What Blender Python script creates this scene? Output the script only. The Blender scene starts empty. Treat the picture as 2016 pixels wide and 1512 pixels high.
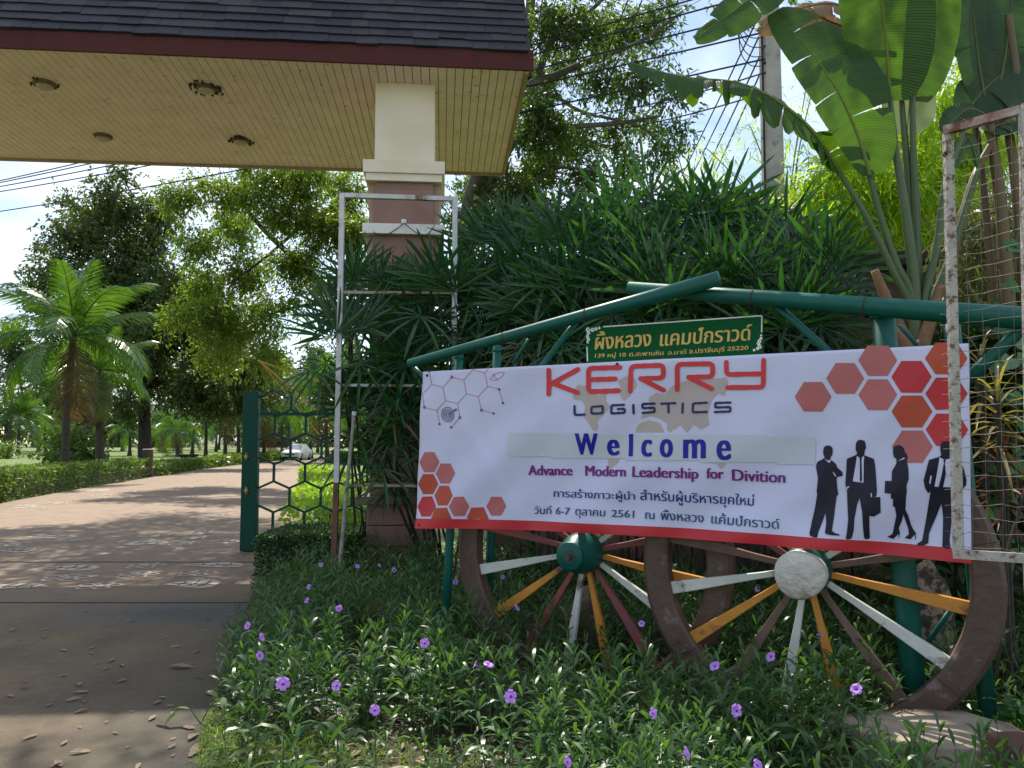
import bpy, bmesh, math, random
import numpy as np
from mathutils import Vector, Matrix, Quaternion, noise
C = bpy.context.scene
COL = C.collection
R_ = math.radians
rng = random.Random(7)
nr = np.random.default_rng(11)

# ------------------------------------------------------------------ camera, sky, sun, exposure
F = 1523.0
PITCH = R_(4.3)
CH = 1.6
cam = bpy.data.cameras.new('camera'); cam.sensor_width = 36; cam.lens = F / 2016 * 36
cam.clip_start = 0.05; cam.clip_end = 3000
camo = bpy.data.objects.new('camera', cam); COL.objects.link(camo)
camo.location = (0, 0, CH); camo.rotation_euler = (math.pi / 2 + PITCH, 0, 0)
C.camera = camo

SUN_EL, SUN_AZ = R_(55), R_(-13)      # azimuth measured from +Y towards +X
w = bpy.data.worlds.new('World'); C.world = w; w.use_nodes = True
nt = w.node_tree; N = nt.nodes; L = nt.links
bg = N['Background']
sky = N.new('ShaderNodeTexSky'); sky.sky_type = 'NISHITA'; sky.sun_disc = False
sky.sun_elevation = SUN_EL; sky.sun_rotation = SUN_AZ
sky.air_density = 1.0; sky.dust_density = .6; sky.ozone_density = 1.0
tc = N.new('ShaderNodeTexCoord')
sep = N.new('ShaderNodeSeparateXYZ'); L.new(tc.outputs['Generated'], sep.inputs[0])
def wmath(op, a, b=None):
    n = N.new('ShaderNodeMath'); n.operation = op
    for i, x in enumerate((a, b)):
        if x is None: continue
        if isinstance(x, (int, float)): n.inputs[i].default_value = x
        else: L.new(x, n.inputs[i])
    return n.outputs[0]
zz = wmath('ADD', wmath('MAXIMUM', sep.outputs[2], 0.0), 0.25)
cmb = N.new('ShaderNodeCombineXYZ')
L.new(wmath('DIVIDE', sep.outputs[0], zz), cmb.inputs[0]); L.new(wmath('DIVIDE', sep.outputs[1], zz), cmb.inputs[1])
nz = N.new('ShaderNodeTexNoise'); nz.inputs['Scale'].default_value = 1.7; nz.inputs['Detail'].default_value = 9
nz.inputs['Roughness'].default_value = .56; nz.inputs['Distortion'].default_value = .3
L.new(cmb.outputs[0], nz.inputs['Vector'])
cr = N.new('ShaderNodeValToRGB'); cr.color_ramp.elements[0].position = .40; cr.color_ramp.elements[1].position = .64
L.new(nz.outputs[0], cr.inputs[0])
mx = N.new('ShaderNodeMix'); mx.data_type = 'RGBA'
L.new(cr.outputs[0], mx.inputs[0]); L.new(sky.outputs[0], mx.inputs[6]); mx.inputs[7].default_value = (6.6, 7.0, 7.8, 1)
L.new(mx.outputs[2], bg.inputs[0]); bg.inputs[1].default_value = 0.12

sd = Vector((math.sin(SUN_AZ) * math.cos(SUN_EL), math.cos(SUN_AZ) * math.cos(SUN_EL), math.sin(SUN_EL)))
sl = bpy.data.lights.new('sun', 'SUN'); sl.energy = 4.2; sl.angle = R_(.53); sl.color = (1, .93, .82)
so = bpy.data.objects.new('sun', sl); COL.objects.link(so); so.rotation_euler = sd.to_track_quat('Z', 'Y').to_euler(); so.location = (0, 0, 30)
C.view_settings.view_transform = 'Standard'; C.view_settings.look = 'None'
C.view_settings.exposure = 0.74; C.view_settings.gamma = 1
C.cycles.max_bounces = 7; C.cycles.diffuse_bounces = 4; C.cycles.transmission_bounces = 5; C.cycles.glossy_bounces = 3
C.cycles.transparent_max_bounces = 6
C.cycles.sample_clamp_indirect = 8; C.cycles.caustics_reflective = False; C.cycles.caustics_refractive = False

# ------------------------------------------------------------------ helpers
cp, sp_ = math.cos(PITCH), math.sin(PITCH)
def ray(u, v):
    a = (u - 1008) / F; b = (756 - v) / F
    return Vector((a, cp - sp_ * b, sp_ + cp * b))
def at(u, v, y):                      # point of the place that lies y metres ahead
    d = ray(u, v); t = y / d.y
    return Vector((d.x * t, y, CH + d.z * t))
def G(u, v, z=0.0):                   # point on the level z
    d = ray(u, v); t = (z - CH) / d.z
    return Vector((d.x * t, d.y * t, z))
V = Vector

def smooth_path(pts, n=6):
    pts = [V(p) for p in pts]; out = []
    for i in range(len(pts) - 1):
        p0 = pts[max(i - 1, 0)]; p1 = pts[i]; p2 = pts[i + 1]; p3 = pts[min(i + 2, len(pts) - 1)]
        for k in range(n):
            t = k / n
            out.append(.5 * ((2 * p1) + (p2 - p0) * t + (2 * p0 - 5 * p1 + 4 * p2 - p3) * t * t + (3 * p1 - p0 - 3 * p2 + p3) * t ** 3))
    out.append(pts[-1]); return out

class MB:
    def __init__(s): s.v = []; s.f = []
    def poly(s, pts):
        i = len(s.v); s.v += [tuple(p) for p in pts]; s.f.append(tuple(range(i, i + len(pts))))
    def box(s, c, size, ax=None, bev=0):
        x, y, z = (V(size) / 2)
        A = ax if ax is not None else Matrix.Identity(3)
        i = len(s.v); c = V(c)
        for q in ((-x, -y, -z), (x, -y, -z), (x, y, -z), (-x, y, -z), (-x, -y, z), (x, -y, z), (x, y, z), (-x, y, z)):
            s.v.append(tuple(c + A @ V(q)))
        for q in ((0, 3, 2, 1), (4, 5, 6, 7), (0, 1, 5, 4), (1, 2, 6, 5), (2, 3, 7, 6), (3, 0, 4, 7)):
            s.f.append(tuple(i + k for k in q))
    def bar(s, a, b, wd, th=None, up=V((0, 0, 1))):
        a, b = V(a), V(b); d = (b - a); l = d.length; d.normalize()
        if abs(d.dot(up)) > .97: up = V((0, 1, 0))
        x = d.cross(up).normalized(); y = x.cross(d)
        s.box((a + b) / 2, (wd, l, th or wd), Matrix((x, d, y)).transposed())
    def tube(s, pts, rad, n=8, cap=True):
        pts = [V(p) for p in pts]
        if not hasattr(rad, '__len__'): rad = [rad] * len(pts)
        i0 = len(s.v); ref = None
        for k, p in enumerate(pts):
            d = (pts[min(k + 1, len(pts) - 1)] - pts[max(k - 1, 0)])
            if d.length < 1e-9: d = V((0, 0, 1))
            d.normalize()
            if ref is None:
                ref = d.cross(V((0, 0, 1)) if abs(d.z) < .9 else V((1, 0, 0))).normalized()
            x = (ref - d * ref.dot(d)).normalized(); y = d.cross(x); ref = x
            for j in range(n):
                a = 2 * math.pi * j / n
                s.v.append(tuple(p + (x * math.cos(a) + y * math.sin(a)) * rad[k]))
        for k in range(len(pts) - 1):
            for j in range(n):
                a = i0 + k * n + j; b = i0 + k * n + (j + 1) % n
                s.f.append((a, b, b + n, a + n))
        if cap:
            s.f.append(tuple(i0 + j for j in reversed(range(n))))
            s.f.append(tuple(i0 + (len(pts) - 1) * n + j for j in range(n)))
    def rings(s, loops, close=True, cap=True):
        i0 = len(s.v); n = len(loops[0])
        for lp in loops: s.v += [tuple(p) for p in lp]
        for k in range(len(loops) - 1):
            for j in range(n if close else n - 1):
                a = i0 + k * n + j; b = i0 + k * n + (j + 1) % n
                s.f.append((a, b, b + n, a + n))
        if cap:
            s.f.append(tuple(i0 + j for j in reversed(range(n)))); s.f.append(tuple(i0 + (len(loops) - 1) * n + j for j in range(n)))
    def prism(s, pts, off):
        pts = [V(p) for p in pts]; off = V(off)
        s.rings([pts, [p + off for p in pts]])

OFF = {}
def mesh_from(name, mb, off=V((0, 0, 0)), smooth=False):
    m = bpy.data.meshes.new(name)
    if isinstance(mb, MB):
        m.from_pydata([tuple(V(p) - off) for p in mb.v], [], mb.f)
    else:                             # (array of verts, verts per face)
        vs, k = mb; vs = np.asarray(vs, dtype=np.float32).reshape(-1, 3) - np.array(off, dtype=np.float32)
        n = len(vs)
        m.vertices.add(n); m.vertices.foreach_set('co', vs.ravel())
        m.loops.add(n); m.loops.foreach_set('vertex_index', np.arange(n, dtype=np.int32))
        m.polygons.add(n // k); m.polygons.foreach_set('loop_start', np.arange(0, n, k, dtype=np.int32))
        m.update(calc_edges=True)
    if smooth: m.polygons.foreach_set('use_smooth', [True] * len(m.polygons))
    return m
def tag(o, label=None, cat=None, group=None, kind=None):
    if label: o['label'] = label
    if cat: o['category'] = cat
    if group: o['group'] = group
    if kind: o['kind'] = kind
    return o
def thing(name, label, cat, loc=(0, 0, 0), group=None):
    o = bpy.data.objects.new(name, None); o.empty_display_size = .1; COL.objects.link(o)
    o.location = loc; OFF[o] = V(loc)
    return tag(o, label, cat, group)
def obj(name, mb, mat, parent=None, loc=None, smooth=False, bevel=0, label=None):
    off = OFF[parent] if parent else V(loc if loc is not None else (0, 0, 0))
    m = mesh_from(name, mb, off, smooth)
    m.materials.append(mat)
    o = bpy.data.objects.new(name, m); COL.objects.link(o)
    if parent: o.parent = parent
    else: o.location = off
    OFF[o] = off
    if bevel:
        b = o.modifiers.new('bevel', 'BEVEL'); b.width = bevel; b.segments = 2; b.limit_method = 'ANGLE'
    if label: o['label'] = label
    return o
def inst(name, mesh, parent, mat4):   # a child sharing mesh data; mat4 in the thing's own space
    o = bpy.data.objects.new(name, mesh); COL.objects.link(o)
    if parent: o.parent = parent
    o.matrix_basis = mat4
    return o
def frame3(x, up=V((0, 0, 1))):
    x = V(x).normalized(); y = up.cross(x)
    if y.length < 1e-4: y = V((0, 1, 0))
    y.normalize(); z = x.cross(y)
    return Matrix((x, y, z)).transposed()

# ------------------------------------------------------------------ materials
def newmat(name):
    m = bpy.data.materials.new(name); m.use_nodes = True
    return m, m.node_tree.nodes, m.node_tree.links, m.node_tree.nodes['Principled BSDF']
def c4(c): return (c[0], c[1], c[2], 1)
def M(name, col, rough=.6, col2=None, scale=4, lo=.35, hi=.65, bump=0., bscale=30, metal=0, spec=.5, detail=5, dirt=None, dscale=1.3, dlo=.5, dhi=.7):
    m, n, l, p = newmat(name)
    p.inputs['Roughness'].default_value = rough; p.inputs['Metallic'].default_value = metal
    p.inputs['Specular IOR Level'].default_value = spec
    t = n.new('ShaderNodeTexCoord')
    col2 = col2 or tuple(c * .8 for c in col)
    def nx(sc, lo, hi, det=detail):
        a = n.new('ShaderNodeTexNoise'); a.inputs['Scale'].default_value = sc; a.inputs['Detail'].default_value = det
        a.inputs['Roughness'].default_value = .6
        l.new(t.outputs['Object'], a.inputs['Vector'])
        r = n.new('ShaderNodeMapRange'); r.inputs[1].default_value = lo; r.inputs[2].default_value = hi
        l.new(a.outputs[0], r.inputs[0]); return r.outputs[0]
    x = n.new('ShaderNodeMix'); x.data_type = 'RGBA'; l.new(nx(scale, lo, hi), x.inputs[0])
    x.inputs[6].default_value = c4(col); x.inputs[7].default_value = c4(col2); out = x.outputs[2]
    if dirt:
        y = n.new('ShaderNodeMix'); y.data_type = 'RGBA'; l.new(nx(dscale, dlo, dhi, 8), y.inputs[0])
        l.new(out, y.inputs[6]); y.inputs[7].default_value = c4(dirt); out = y.outputs[2]
    l.new(out, p.inputs['Base Color'])
    if bump:
        a = n.new('ShaderNodeTexNoise'); a.inputs['Scale'].default_value = bscale; a.inputs['Detail'].default_value = 6
        l.new(t.outputs['Object'], a.inputs['Vector'])
        b = n.new('ShaderNodeBump'); b.inputs['Strength'].default_value = bump; b.inputs['Distance'].default_value = .02
        l.new(a.outputs[0], b.inputs['Height']); l.new(b.outputs[0], p.inputs['Normal'])
    return m
def leafM(name, c1, c2, trans=.4, rough=.42, tmul=(2.2, 2.2, .7), spec=.45):
    m, n, l, p = newmat(name)
    p.inputs['Roughness'].default_value = rough; p.inputs['Specular IOR Level'].default_value = spec
    g = n.new('ShaderNodeNewGeometry')
    x = n.new('ShaderNodeMix'); x.data_type = 'RGBA'; l.new(g.outputs['Random Per Island'], x.inputs[0])
    x.inputs[6].default_value = c4(c1); x.inputs[7].default_value = c4(c2)
    l.new(x.outputs[2], p.inputs['Base Color'])
    tr = n.new('ShaderNodeBsdfTranslucent')
    y = n.new('ShaderNodeMix'); y.data_type = 'RGBA'; y.blend_type = 'MULTIPLY'; y.inputs[0].default_value = 1
    l.new(x.outputs[2], y.inputs[6]); y.inputs[7].default_value = c4(tmul); l.new(y.outputs[2], tr.inputs[0])
    ms = n.new('ShaderNodeMixShader'); ms.inputs[0].default_value = trans
    l.new(p.outputs[0], ms.inputs[1]); l.new(tr.outputs[0], ms.inputs[2])
    l.new(ms.outputs[0], n['Material Output'].inputs[0])
    return m

m_bark = M('bark', (.09, .07, .055), .9, (.045, .036, .03), 6, bump=.6, bscale=25)
m_barkdark = M('dark_bark', (.05, .04, .035), .9, (.028, .023, .02), 6, bump=.6, bscale=20)
m_barkgrey = M('grey_bark', (.16, .14, .115), .9, (.08, .07, .055), 5, bump=.5, bscale=20)
m_palmtrunk = M('palm_trunk', (.075, .058, .042), .9, (.04, .032, .025), 8, bump=.6, bscale=18)
m_leafC = leafM('broad_leaf', (.04, .085, .02), (.08, .135, .028), .5)
m_leafB = leafM('lime_leaf', (.065, .12, .018), (.13, .185, .03), .52)
m_leafA = leafM('dark_leaf', (.04, .072, .024), (.075, .11, .032), .36)
m_far = leafM('far_leaf', (.035, .06, .028), (.075, .105, .045), .35)
m_coco = leafM('coconut_leaf', (.035, .095, .016), (.075, .145, .024), .35, .27)
m_cocodry = leafM('dry_frond', (.10, .072, .034), (.17, .12, .06), .25, .6, (1.3, 1.1, .8))
m_rhapis = leafM('fan_leaf', (.014, .058, .020), (.032, .10, .024), .34, .30, spec=.5)
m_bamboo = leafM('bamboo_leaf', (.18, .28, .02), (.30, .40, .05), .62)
m_bamboodark = leafM('shaded_bamboo_leaf', (.06, .085, .03), (.16, .17, .07), .35)  # darker copy of the bamboo leaf, with shade put into its colour
m_ruellia = leafM('ruellia_leaf', (.036, .095, .028), (.075, .15, .042), .34, .38, spec=.45)
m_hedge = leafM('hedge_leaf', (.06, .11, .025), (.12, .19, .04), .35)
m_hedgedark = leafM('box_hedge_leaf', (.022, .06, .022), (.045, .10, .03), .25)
m_grassleaf = leafM('grass_blade', (.11, .19, .03), (.20, .30, .05), .4, .5)
m_dry = leafM('dry_leaf', (.16, .095, .055), (.34, .25, .17), .15, .7, (1.2, 1.0, .8))
m_petal = leafM('petal', (.46, .20, .74), (.58, .30, .84), .3, .5, (1.2, 1.1, 1.2))
m_stem = M('green_stem', (.06, .10, .03), .6)
# ------------------------------------------------------------------ ground and road
m_soil = M('lawn_soil', (.10, .165, .038), .95, (.15, .17, .05), .5, bump=.5, bscale=8, dirt=(.07, .05, .03), dscale=.35, dlo=.55, dhi=.75)
m_bed = M('bed_soil', (.06, .045, .03), .95, (.035, .035, .02), 5, bump=.7, bscale=20)
g = MB(); n = 40
xs = np.concatenate([np.linspace(-600, -60, 10), np.linspace(-50, 50, 21), np.linspace(60, 600, 10)])
ys = np.concatenate([[-30, 0], np.linspace(10, 140, 14), np.linspace(160, 1500, 8)])
def gz(x, y):
    if y < 55 or x > -12: return -.03
    return -.03 + min((y - 55) / 60, 1.0) * min((-12 - x) / 25, 1) * .55
for y in ys:
    for x in xs: g.v.append((x, y, gz(x, y)))
nx_ = len(xs)
for j in range(len(ys) - 1):
    for i in range(nx_ - 1):
        a = j * nx_ + i; g.f.append((a, a + 1, a + 1 + nx_, a + nx_))
tag(obj('ground', g, m_soil, smooth=True), kind='structure')

# driveway: the concrete near the gate is mossy and brown, beyond the joint it is red
LE = [G(-420, 1290), G(-330, 1100), G(-200, 1030), G(-60, 1001), G(0, 990), G(150, 963), G(300, 939), G(430, 919), G(520, 909), G(562, 904.5)]
RE = [G(405, 1512), G(440, 1310), G(505, 1150), G(523, 1105), G(560, 1060), G(600, 1012), G(622, 965), G(640, 935), G(655, 915), G(645, 904.5)]
def road_mat():
    m, n, l, p = newmat('driveway_concrete')
    t = n.new('ShaderNodeTexCoord')
    def noise_(sc, det=6, ro=.6, vec=None):
        a = n.new('ShaderNodeTexNoise'); a.inputs['Scale'].default_value = sc; a.inputs['Detail'].default_value = det; a.inputs['Roughness'].default_value = ro
        l.new(vec or t.outputs['Object'], a.inputs['Vector']); return a.outputs[0]
    def mr(x, lo, hi, a=0, b=1):
        r = n.new('ShaderNodeMapRange'); r.inputs[1].default_value = lo; r.inputs[2].default_value = hi; r.inputs[3].default_value = a; r.inputs[4].default_value = b
        l.new(x, r.inputs[0]); return r.outputs[0]
    def mix(f, a, b):
        x = n.new('ShaderNodeMix'); x.data_type = 'RGBA'; l.new(f, x.inputs[0])
        for k, c in ((6, a), (7, b)):
            if isinstance(c, tuple): x.inputs[k].default_value = c4(c)
            else: l.new(c, x.inputs[k])
        return x.outputs[2]
    def ma(op, a, b):
        x = n.new('ShaderNodeMath'); x.operation = op; x.use_clamp = op in ('MULTIPLY',)
        for k, c in enumerate((a, b)):
            if isinstance(c, (int, float)): x.inputs[k].default_value = c
            else: l.new(c, x.inputs[k])
        return x.outputs[0]
    sep = n.new('ShaderNodeSeparateXYZ'); l.new(t.outputs['Object'], sep.inputs[0])
    y = sep.outputs[1]; x_ = sep.outputs[0]
    red = mix(mr(noise_(2.2), .35, .7), (.28, .195, .13), (.20, .14, .09))
    red = mix(mr(noise_(9, 8, .7), .5, .75), red, (.20, .145, .11))
    brown = mix(mr(noise_(1.6, 8), .35, .65), (.175, .118, .06), (.10, .07, .036))
    brown = mix(mr(noise_(14, 8, .75), .52, .72), brown, (.19, .15, .10))
    wob = ma('ADD', y, ma('MULTIPLY', noise_(.8), 1.6))
    base = mix(mr(wob, 7.4, 10.8), brown, red)
    base = mix(mr(noise_(55, 4, .8), .56, .70), base, (.05, .04, .028))
    base = mix(mr(noise_(38, 5, .8), .60, .72), base, (.33, .27, .20))
    edge = mr(ma('ADD', x_, ma('MULTIPLY', noise_(1.2, 8), 2.6)), -2.4, -.4)      # moss and damp along the bed
    near = mr(y, 8.3, 10.5, 1, 0)
    base = mix(ma('MULTIPLY', edge, near), base, (.045, .042, .03))
    # damp patch across the drive
    dy = ma('ABSOLUTE', ma('SUBTRACT', ma('ADD', y, ma('MULTIPLY', noise_(1.1), .9)), 7.85), 0)
    wet = ma('MULTIPLY', mr(dy, .05, .8, 1, 0), mr(x_, -4.6, -3.4))
    base = mix(wet, base, (.035, .033, .035))
    l.new(base, p.inputs['Base Color'])
    rr = mix(wet, (.82, .82, .82), (.42, .42, .42)); l.new(rr, p.inputs['Roughness'])
    b = n.new('ShaderNodeBump'); b.inputs['Strength'].default_value = .6; b.inputs['Distance'].default_value = .012
    l.new(noise_(40, 8, .7), b.inputs['Height']); l.new(b.outputs[0], p.inputs['Normal'])
    return m
m_road = road_mat()
rd = MB()
def lerp_edge(E, y):
    for a, b in zip(E, E[1:]):
        if a.y <= y <= b.y: return a.lerp(b, (y - a.y) / max(b.y - a.y, 1e-6)).x
    return E[0].x + (E[1].x - E[0].x) / (E[1].y - E[0].y) * (y - E[0].y) if y < E[0].y else E[-1].x
jy = [G(0, 1107).y, G(0, 1187).y]
ycuts = sorted([-6, 0, 2] + list(np.arange(3.5, 24, .75)) + list(np.arange(25, 70, 3)) + [LE[-1].y])
for y0, y1 in zip(ycuts, ycuts[1:]):
    rd.poly([(lerp_edge(LE, y0) if y0 > 7 else -7.5, y0, 0), (lerp_edge(RE, y0), y0, 0), (lerp_edge(RE, y1), y1, 0), (lerp_edge(LE, y1) if y1 > 7 else -7.5, y1, 0)])
# the bend beyond the car
e0, e1 = LE[-1], RE[-1]
rd.poly([(e0.x, e0.y, 0), (e1.x, e1.y, 0), (e1.x + 9, e1.y + 16, 0), (e0.x + 8, e0.y + 20, 0)])
road = tag(obj('road', rd, m_road), kind='structure')
m_joint = M('joint_dark', (.02, .018, .015), .9)
jn = MB()
for y, q in zip(jy, (.03, .014)): jn.box((-4.5, y, .004), (7.0, q, .004))
obj('expansion_joint', jn, m_joint, road)

# pale leaf and blossom inlays set into the concrete
m_inlay = M('pale_inlay', (.50, .44, .36), .8, (.40, .33, .26), 12, dirt=(.27, .19, .14), dscale=5, dlo=.5, dhi=.68)
def flat_poly(mb, pts, z=.005): mb.poly([(p[0], p[1], z) for p in pts])
def leaf_inlay(u, v, wpx, hpx, flip=1):
    a = G(u - wpx / 2, v); b = G(u + wpx / 2, v); hy = abs(G(u, v - hpx / 2).y - G(u, v + hpx / 2).y) * .5
    c = (a + b) / 2; hx = (b - a).length / 2
    mb = MB(); up = []; lo = []
    for k in range(15):
        t = k / 14; s = 1 - 2 * t; wdt = math.sin(math.pi * min(1, t * .9 + .1)) ** .8 * (1.15 - .75 * t)
        bend = .35 * math.sin(t * 3) * hy
        up.append((c.x - flip * (-s) * hx, c.y + wdt * hy + bend)); lo.append((c.x - flip * (-s) * hx, c.y - wdt * hy + bend))
    for k in range(14): flat_poly(mb, [lo[k], lo[k + 1], up[k + 1], up[k]] if flip < 0 else [up[k], up[k + 1], lo[k + 1], lo[k]])
    o = obj('leaf_inlay', mb, m_inlay, road)
    vn = MB()
    for k in range(3, 12, 3):
        p0 = V(((up[k][0] + lo[k][0]) / 2, (up[k][1] + lo[k][1]) / 2, .0085)); p1 = V((up[k + 1][0], up[k + 1][1], .0085)).lerp(p0, .25); p2 = V((lo[k + 1][0], lo[k + 1][1], .0085)).lerp(p0, .25)
        for q in (p1, p2): vn.bar(p0, q, .011, .002)
    p0 = V(((up[1][0] + lo[1][0]) / 2, (up[1][1] + lo[1][1]) / 2, .0085)); p1 = V(((up[12][0] + lo[12][0]) / 2, (up[12][1] + lo[12][1]) / 2, .0085)); vn.bar(p0, p1, .012, .002)
    vo = obj('leaf_vein', vn, m_joint, road)
def blossom_inlay(u, v, wpx, hpx):
    a = G(u - wpx / 2, v); b = G(u + wpx / 2, v); hy = abs(G(u, v - hpx / 2).y - G(u, v + hpx / 2).y) * .5
    c = (a + b) / 2; r = (b - a).length / 2; mb = MB()
    def loop(cx, cy, rx, ry, wd, n=18):
        for k in range(n):
            t0 = 2 * math.pi * k / n; t1 = 2 * math.pi * (k + 1) / n
            q = []
            for t, s in ((t0, 1), (t1, 1), (t1, 1 - wd), (t0, 1 - wd)): q.append((cx + math.cos(t) * rx * s, cy + math.sin(t) * ry * s))
            flat_poly(mb, q)
    for k in range(5):
        t = 2 * math.pi * k / 5 + .3
        loop(c.x + math.cos(t) * r * .62, c.y + math.sin(t) * hy * .62, r * .37, hy * .37, .42)
    loop(c.x, c.y, r * .2, hy * .2, .99, 10)
    obj('blossom_inlay', mb, m_inlay, road)
for q in ((130, 1120, 118, 13, 1), (28, 1085, 70, 10, 1), (372, 1152, 108, 20, 1), (415, 1114, 125, 11, 1), (40, 1156, 110, 14, -1), (292, 1070, 82, 12, -1), (95, 1058, 100, 8, 1), (320, 1055, 95, 7, -1), (440, 1068, 60, 9, 1), (375, 1020, 46, 5, 1), (60, 1000, 60, 4, -1), (180, 966, 60, 4, 1), (200, 975, 40, 3, -1), (35, 996, 70, 3, 1), (330, 988, 60, 3, 1), (425, 1024, 50, 5, -1)): leaf_inlay(*q)
for q in ((287, 1114, 76, 13), (130, 1138, 100, 14), (270, 1132, 84, 14), (388, 1129, 80, 13), (195, 1154, 92, 16), (362, 1070, 64, 9), (402, 1048, 58, 8), (388, 1059, 60, 8), (25, 1071, 62, 10), (430, 1013, 48, 6), (150, 1063, 60, 8), (120, 990, 60, 5), (285, 968, 50, 4)): blossom_inlay(*q)

# planting bed under the cart
bed = MB()
bl = [(p.x, p.y) for p in RE[:4]]
pts = [(bl[0][0] - .1, 1.0)] + bl + [(-2.6, 11.2), (-.3, 10.9), (3.2, 9.0), (9, 6.0), (9, 1.0)]
bed.poly([(x, y, .012) for x, y in pts])
tag(obj('flower_bed', bed, m_bed), kind='structure')

# ------------------------------------------------------------------ gatehouse
A = R_(5.1); gr = V((math.cos(A), math.sin(A), 0)); gf = V((-math.sin(A), math.cos(A), 0)); up = V((0, 0, 1))
GA = Matrix((gr, gf, up)).transposed()
CO = V((.178, 9.70, 6.40))           # near right corner of the ceiling
m_soffit = M('cream_boards', (.88, .66, .69), .7, (.78, .58, .59), 3, dirt=(.34, .24, .17), dscale=9, dlo=.61, dhi=.74)
m_dark = M('dark_gap', (.05, .035, .025), .9)
m_fascia = M('maroon_paint', (.085, .018, .014), .6, (.06, .014, .012), 2, bump=.1, spec=.2)
m_shingle = leafM('shingle', (.008, .009, .016), (.034, .028, .036), 0, .65, spec=.3)
m_cream = M('cream_plaster', (.80, .70, .56), .75, (.74, .64, .50), 2, dirt=(.68, .54, .34), dscale=.8, dlo=.55, dhi=.8, bump=.1, bscale=60)
m_mauve = M('mauve_plaster', (.29, .165, .13), .8, (.24, .135, .105), 2.5, bump=.15, bscale=50)
m_white = M('white_paint', (.78, .76, .72), .6, (.7, .67, .62), 5, dirt=(.4, .33, .27), dscale=3, dlo=.55, dhi=.75)
gh = thing('gatehouse', 'entrance gatehouse with dark shingled roof, cream boarded ceiling and mauve and cream column', 'gatehouse', (CO.x, CO.y, 0))
LEN, DEP = 15.0, 3.86
def gp(a, b, z): return CO + gr * a + gf * b + up * (z - CO.z)
s = MB(); k = 0; a = -.012
while a > -LEN:
    wd = .112; s.box(gp(a - wd / 2, DEP / 2, 6.41), (wd - .009, DEP - .02, .02), GA); a -= wd
obj('ceiling_boards', s, m_soffit, gh)
s = MB(); s.box(gp(-LEN / 2, DEP / 2, 6.445), (LEN, DEP, .04), GA); obj('ceiling_backing', s, m_dark, gh)
s = MB()
s.box(gp(-LEN / 2 + .05, -.02, 6.53), (LEN + .1, .04, .27), GA)
s.box(gp(-LEN / 2 + .05, DEP + .02, 6.50), (LEN + .1, .04, .20), GA)
obj('fascia', s, m_fascia, gh)
m_rake = M('brown_trim', (.06, .04, .03), .7)
s = MB(); SL = 1.5; half = 1.5
ridge = 6.66 + half * SL
tri = [gp(.0, 0.003, 6.40), gp(.0, DEP - .003, 6.40), gp(0, DEP - .003, 6.62), gp(0, half, ridge - .05), gp(0, 0.003, 6.62)]
s.prism(tri, gr * .03); obj('gable_end', s, m_rake, gh)
s = MB(); s.bar(gp(.015, 0, 6.385), gp(.015, DEP, 6.385), .05, .04); s.bar(gp(0, DEP + .0, 6.385), gp(-LEN, DEP, 6.385), .06, .05); obj('edge_trim', s, M('tan_trim', (.36, .27, .17), .7), gh)
# roof deck and shingles
s = MB()
s.prism([gp(-LEN, -.03, 6.665), gp(-LEN, half, ridge + .03), gp(-LEN, DEP + .04, 6.62), gp(-LEN, DEP + .04, 6.58), gp(-LEN, half, ridge - .04), gp(-LEN, -.03, 6.64)], gr * (LEN + .06))
roof = obj('roof', s, m_dark, gh)
s = MB(); sl = V(gf * 1 + up * SL).normalized(); nrm = gr.cross(sl).normalized()
if nrm.z < 0: nrm = -nrm
rows = int(math.hypot(half + .1, (half + .1) * SL) / .205) + 1
base0 = gp(0, -.05, 6.66 - .03 * SL + .012)
for r in range(rows):
    a = .09 + rng.uniform(-.1, 0)
    while a > -LEN - .1:
        wd = rng.choice([.22, .28, .34, .4, .46]); z0 = rng.uniform(0, .008)
        x0 = min(a, .085); x1 = a - wd + .004
        off = rng.uniform(-.012, .012)
        p = [base0 + gr * x0 + sl * (r * .205 + off), base0 + gr * x1 + sl * (r * .205 + off), base0 + gr * x1 + sl * (r * .205 + .245), base0 + gr * x0 + sl * (r * .205 + .245)]
        q = [p[0] + nrm * (.028 + z0), p[1] + nrm * (.028 + z0 + rng.uniform(-.003, .003)), p[2] + nrm * .008, p[3] + nrm * .008]
        s.rings([p, q]); a -= wd
obj('shingles', s, m_shingle, roof)
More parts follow.
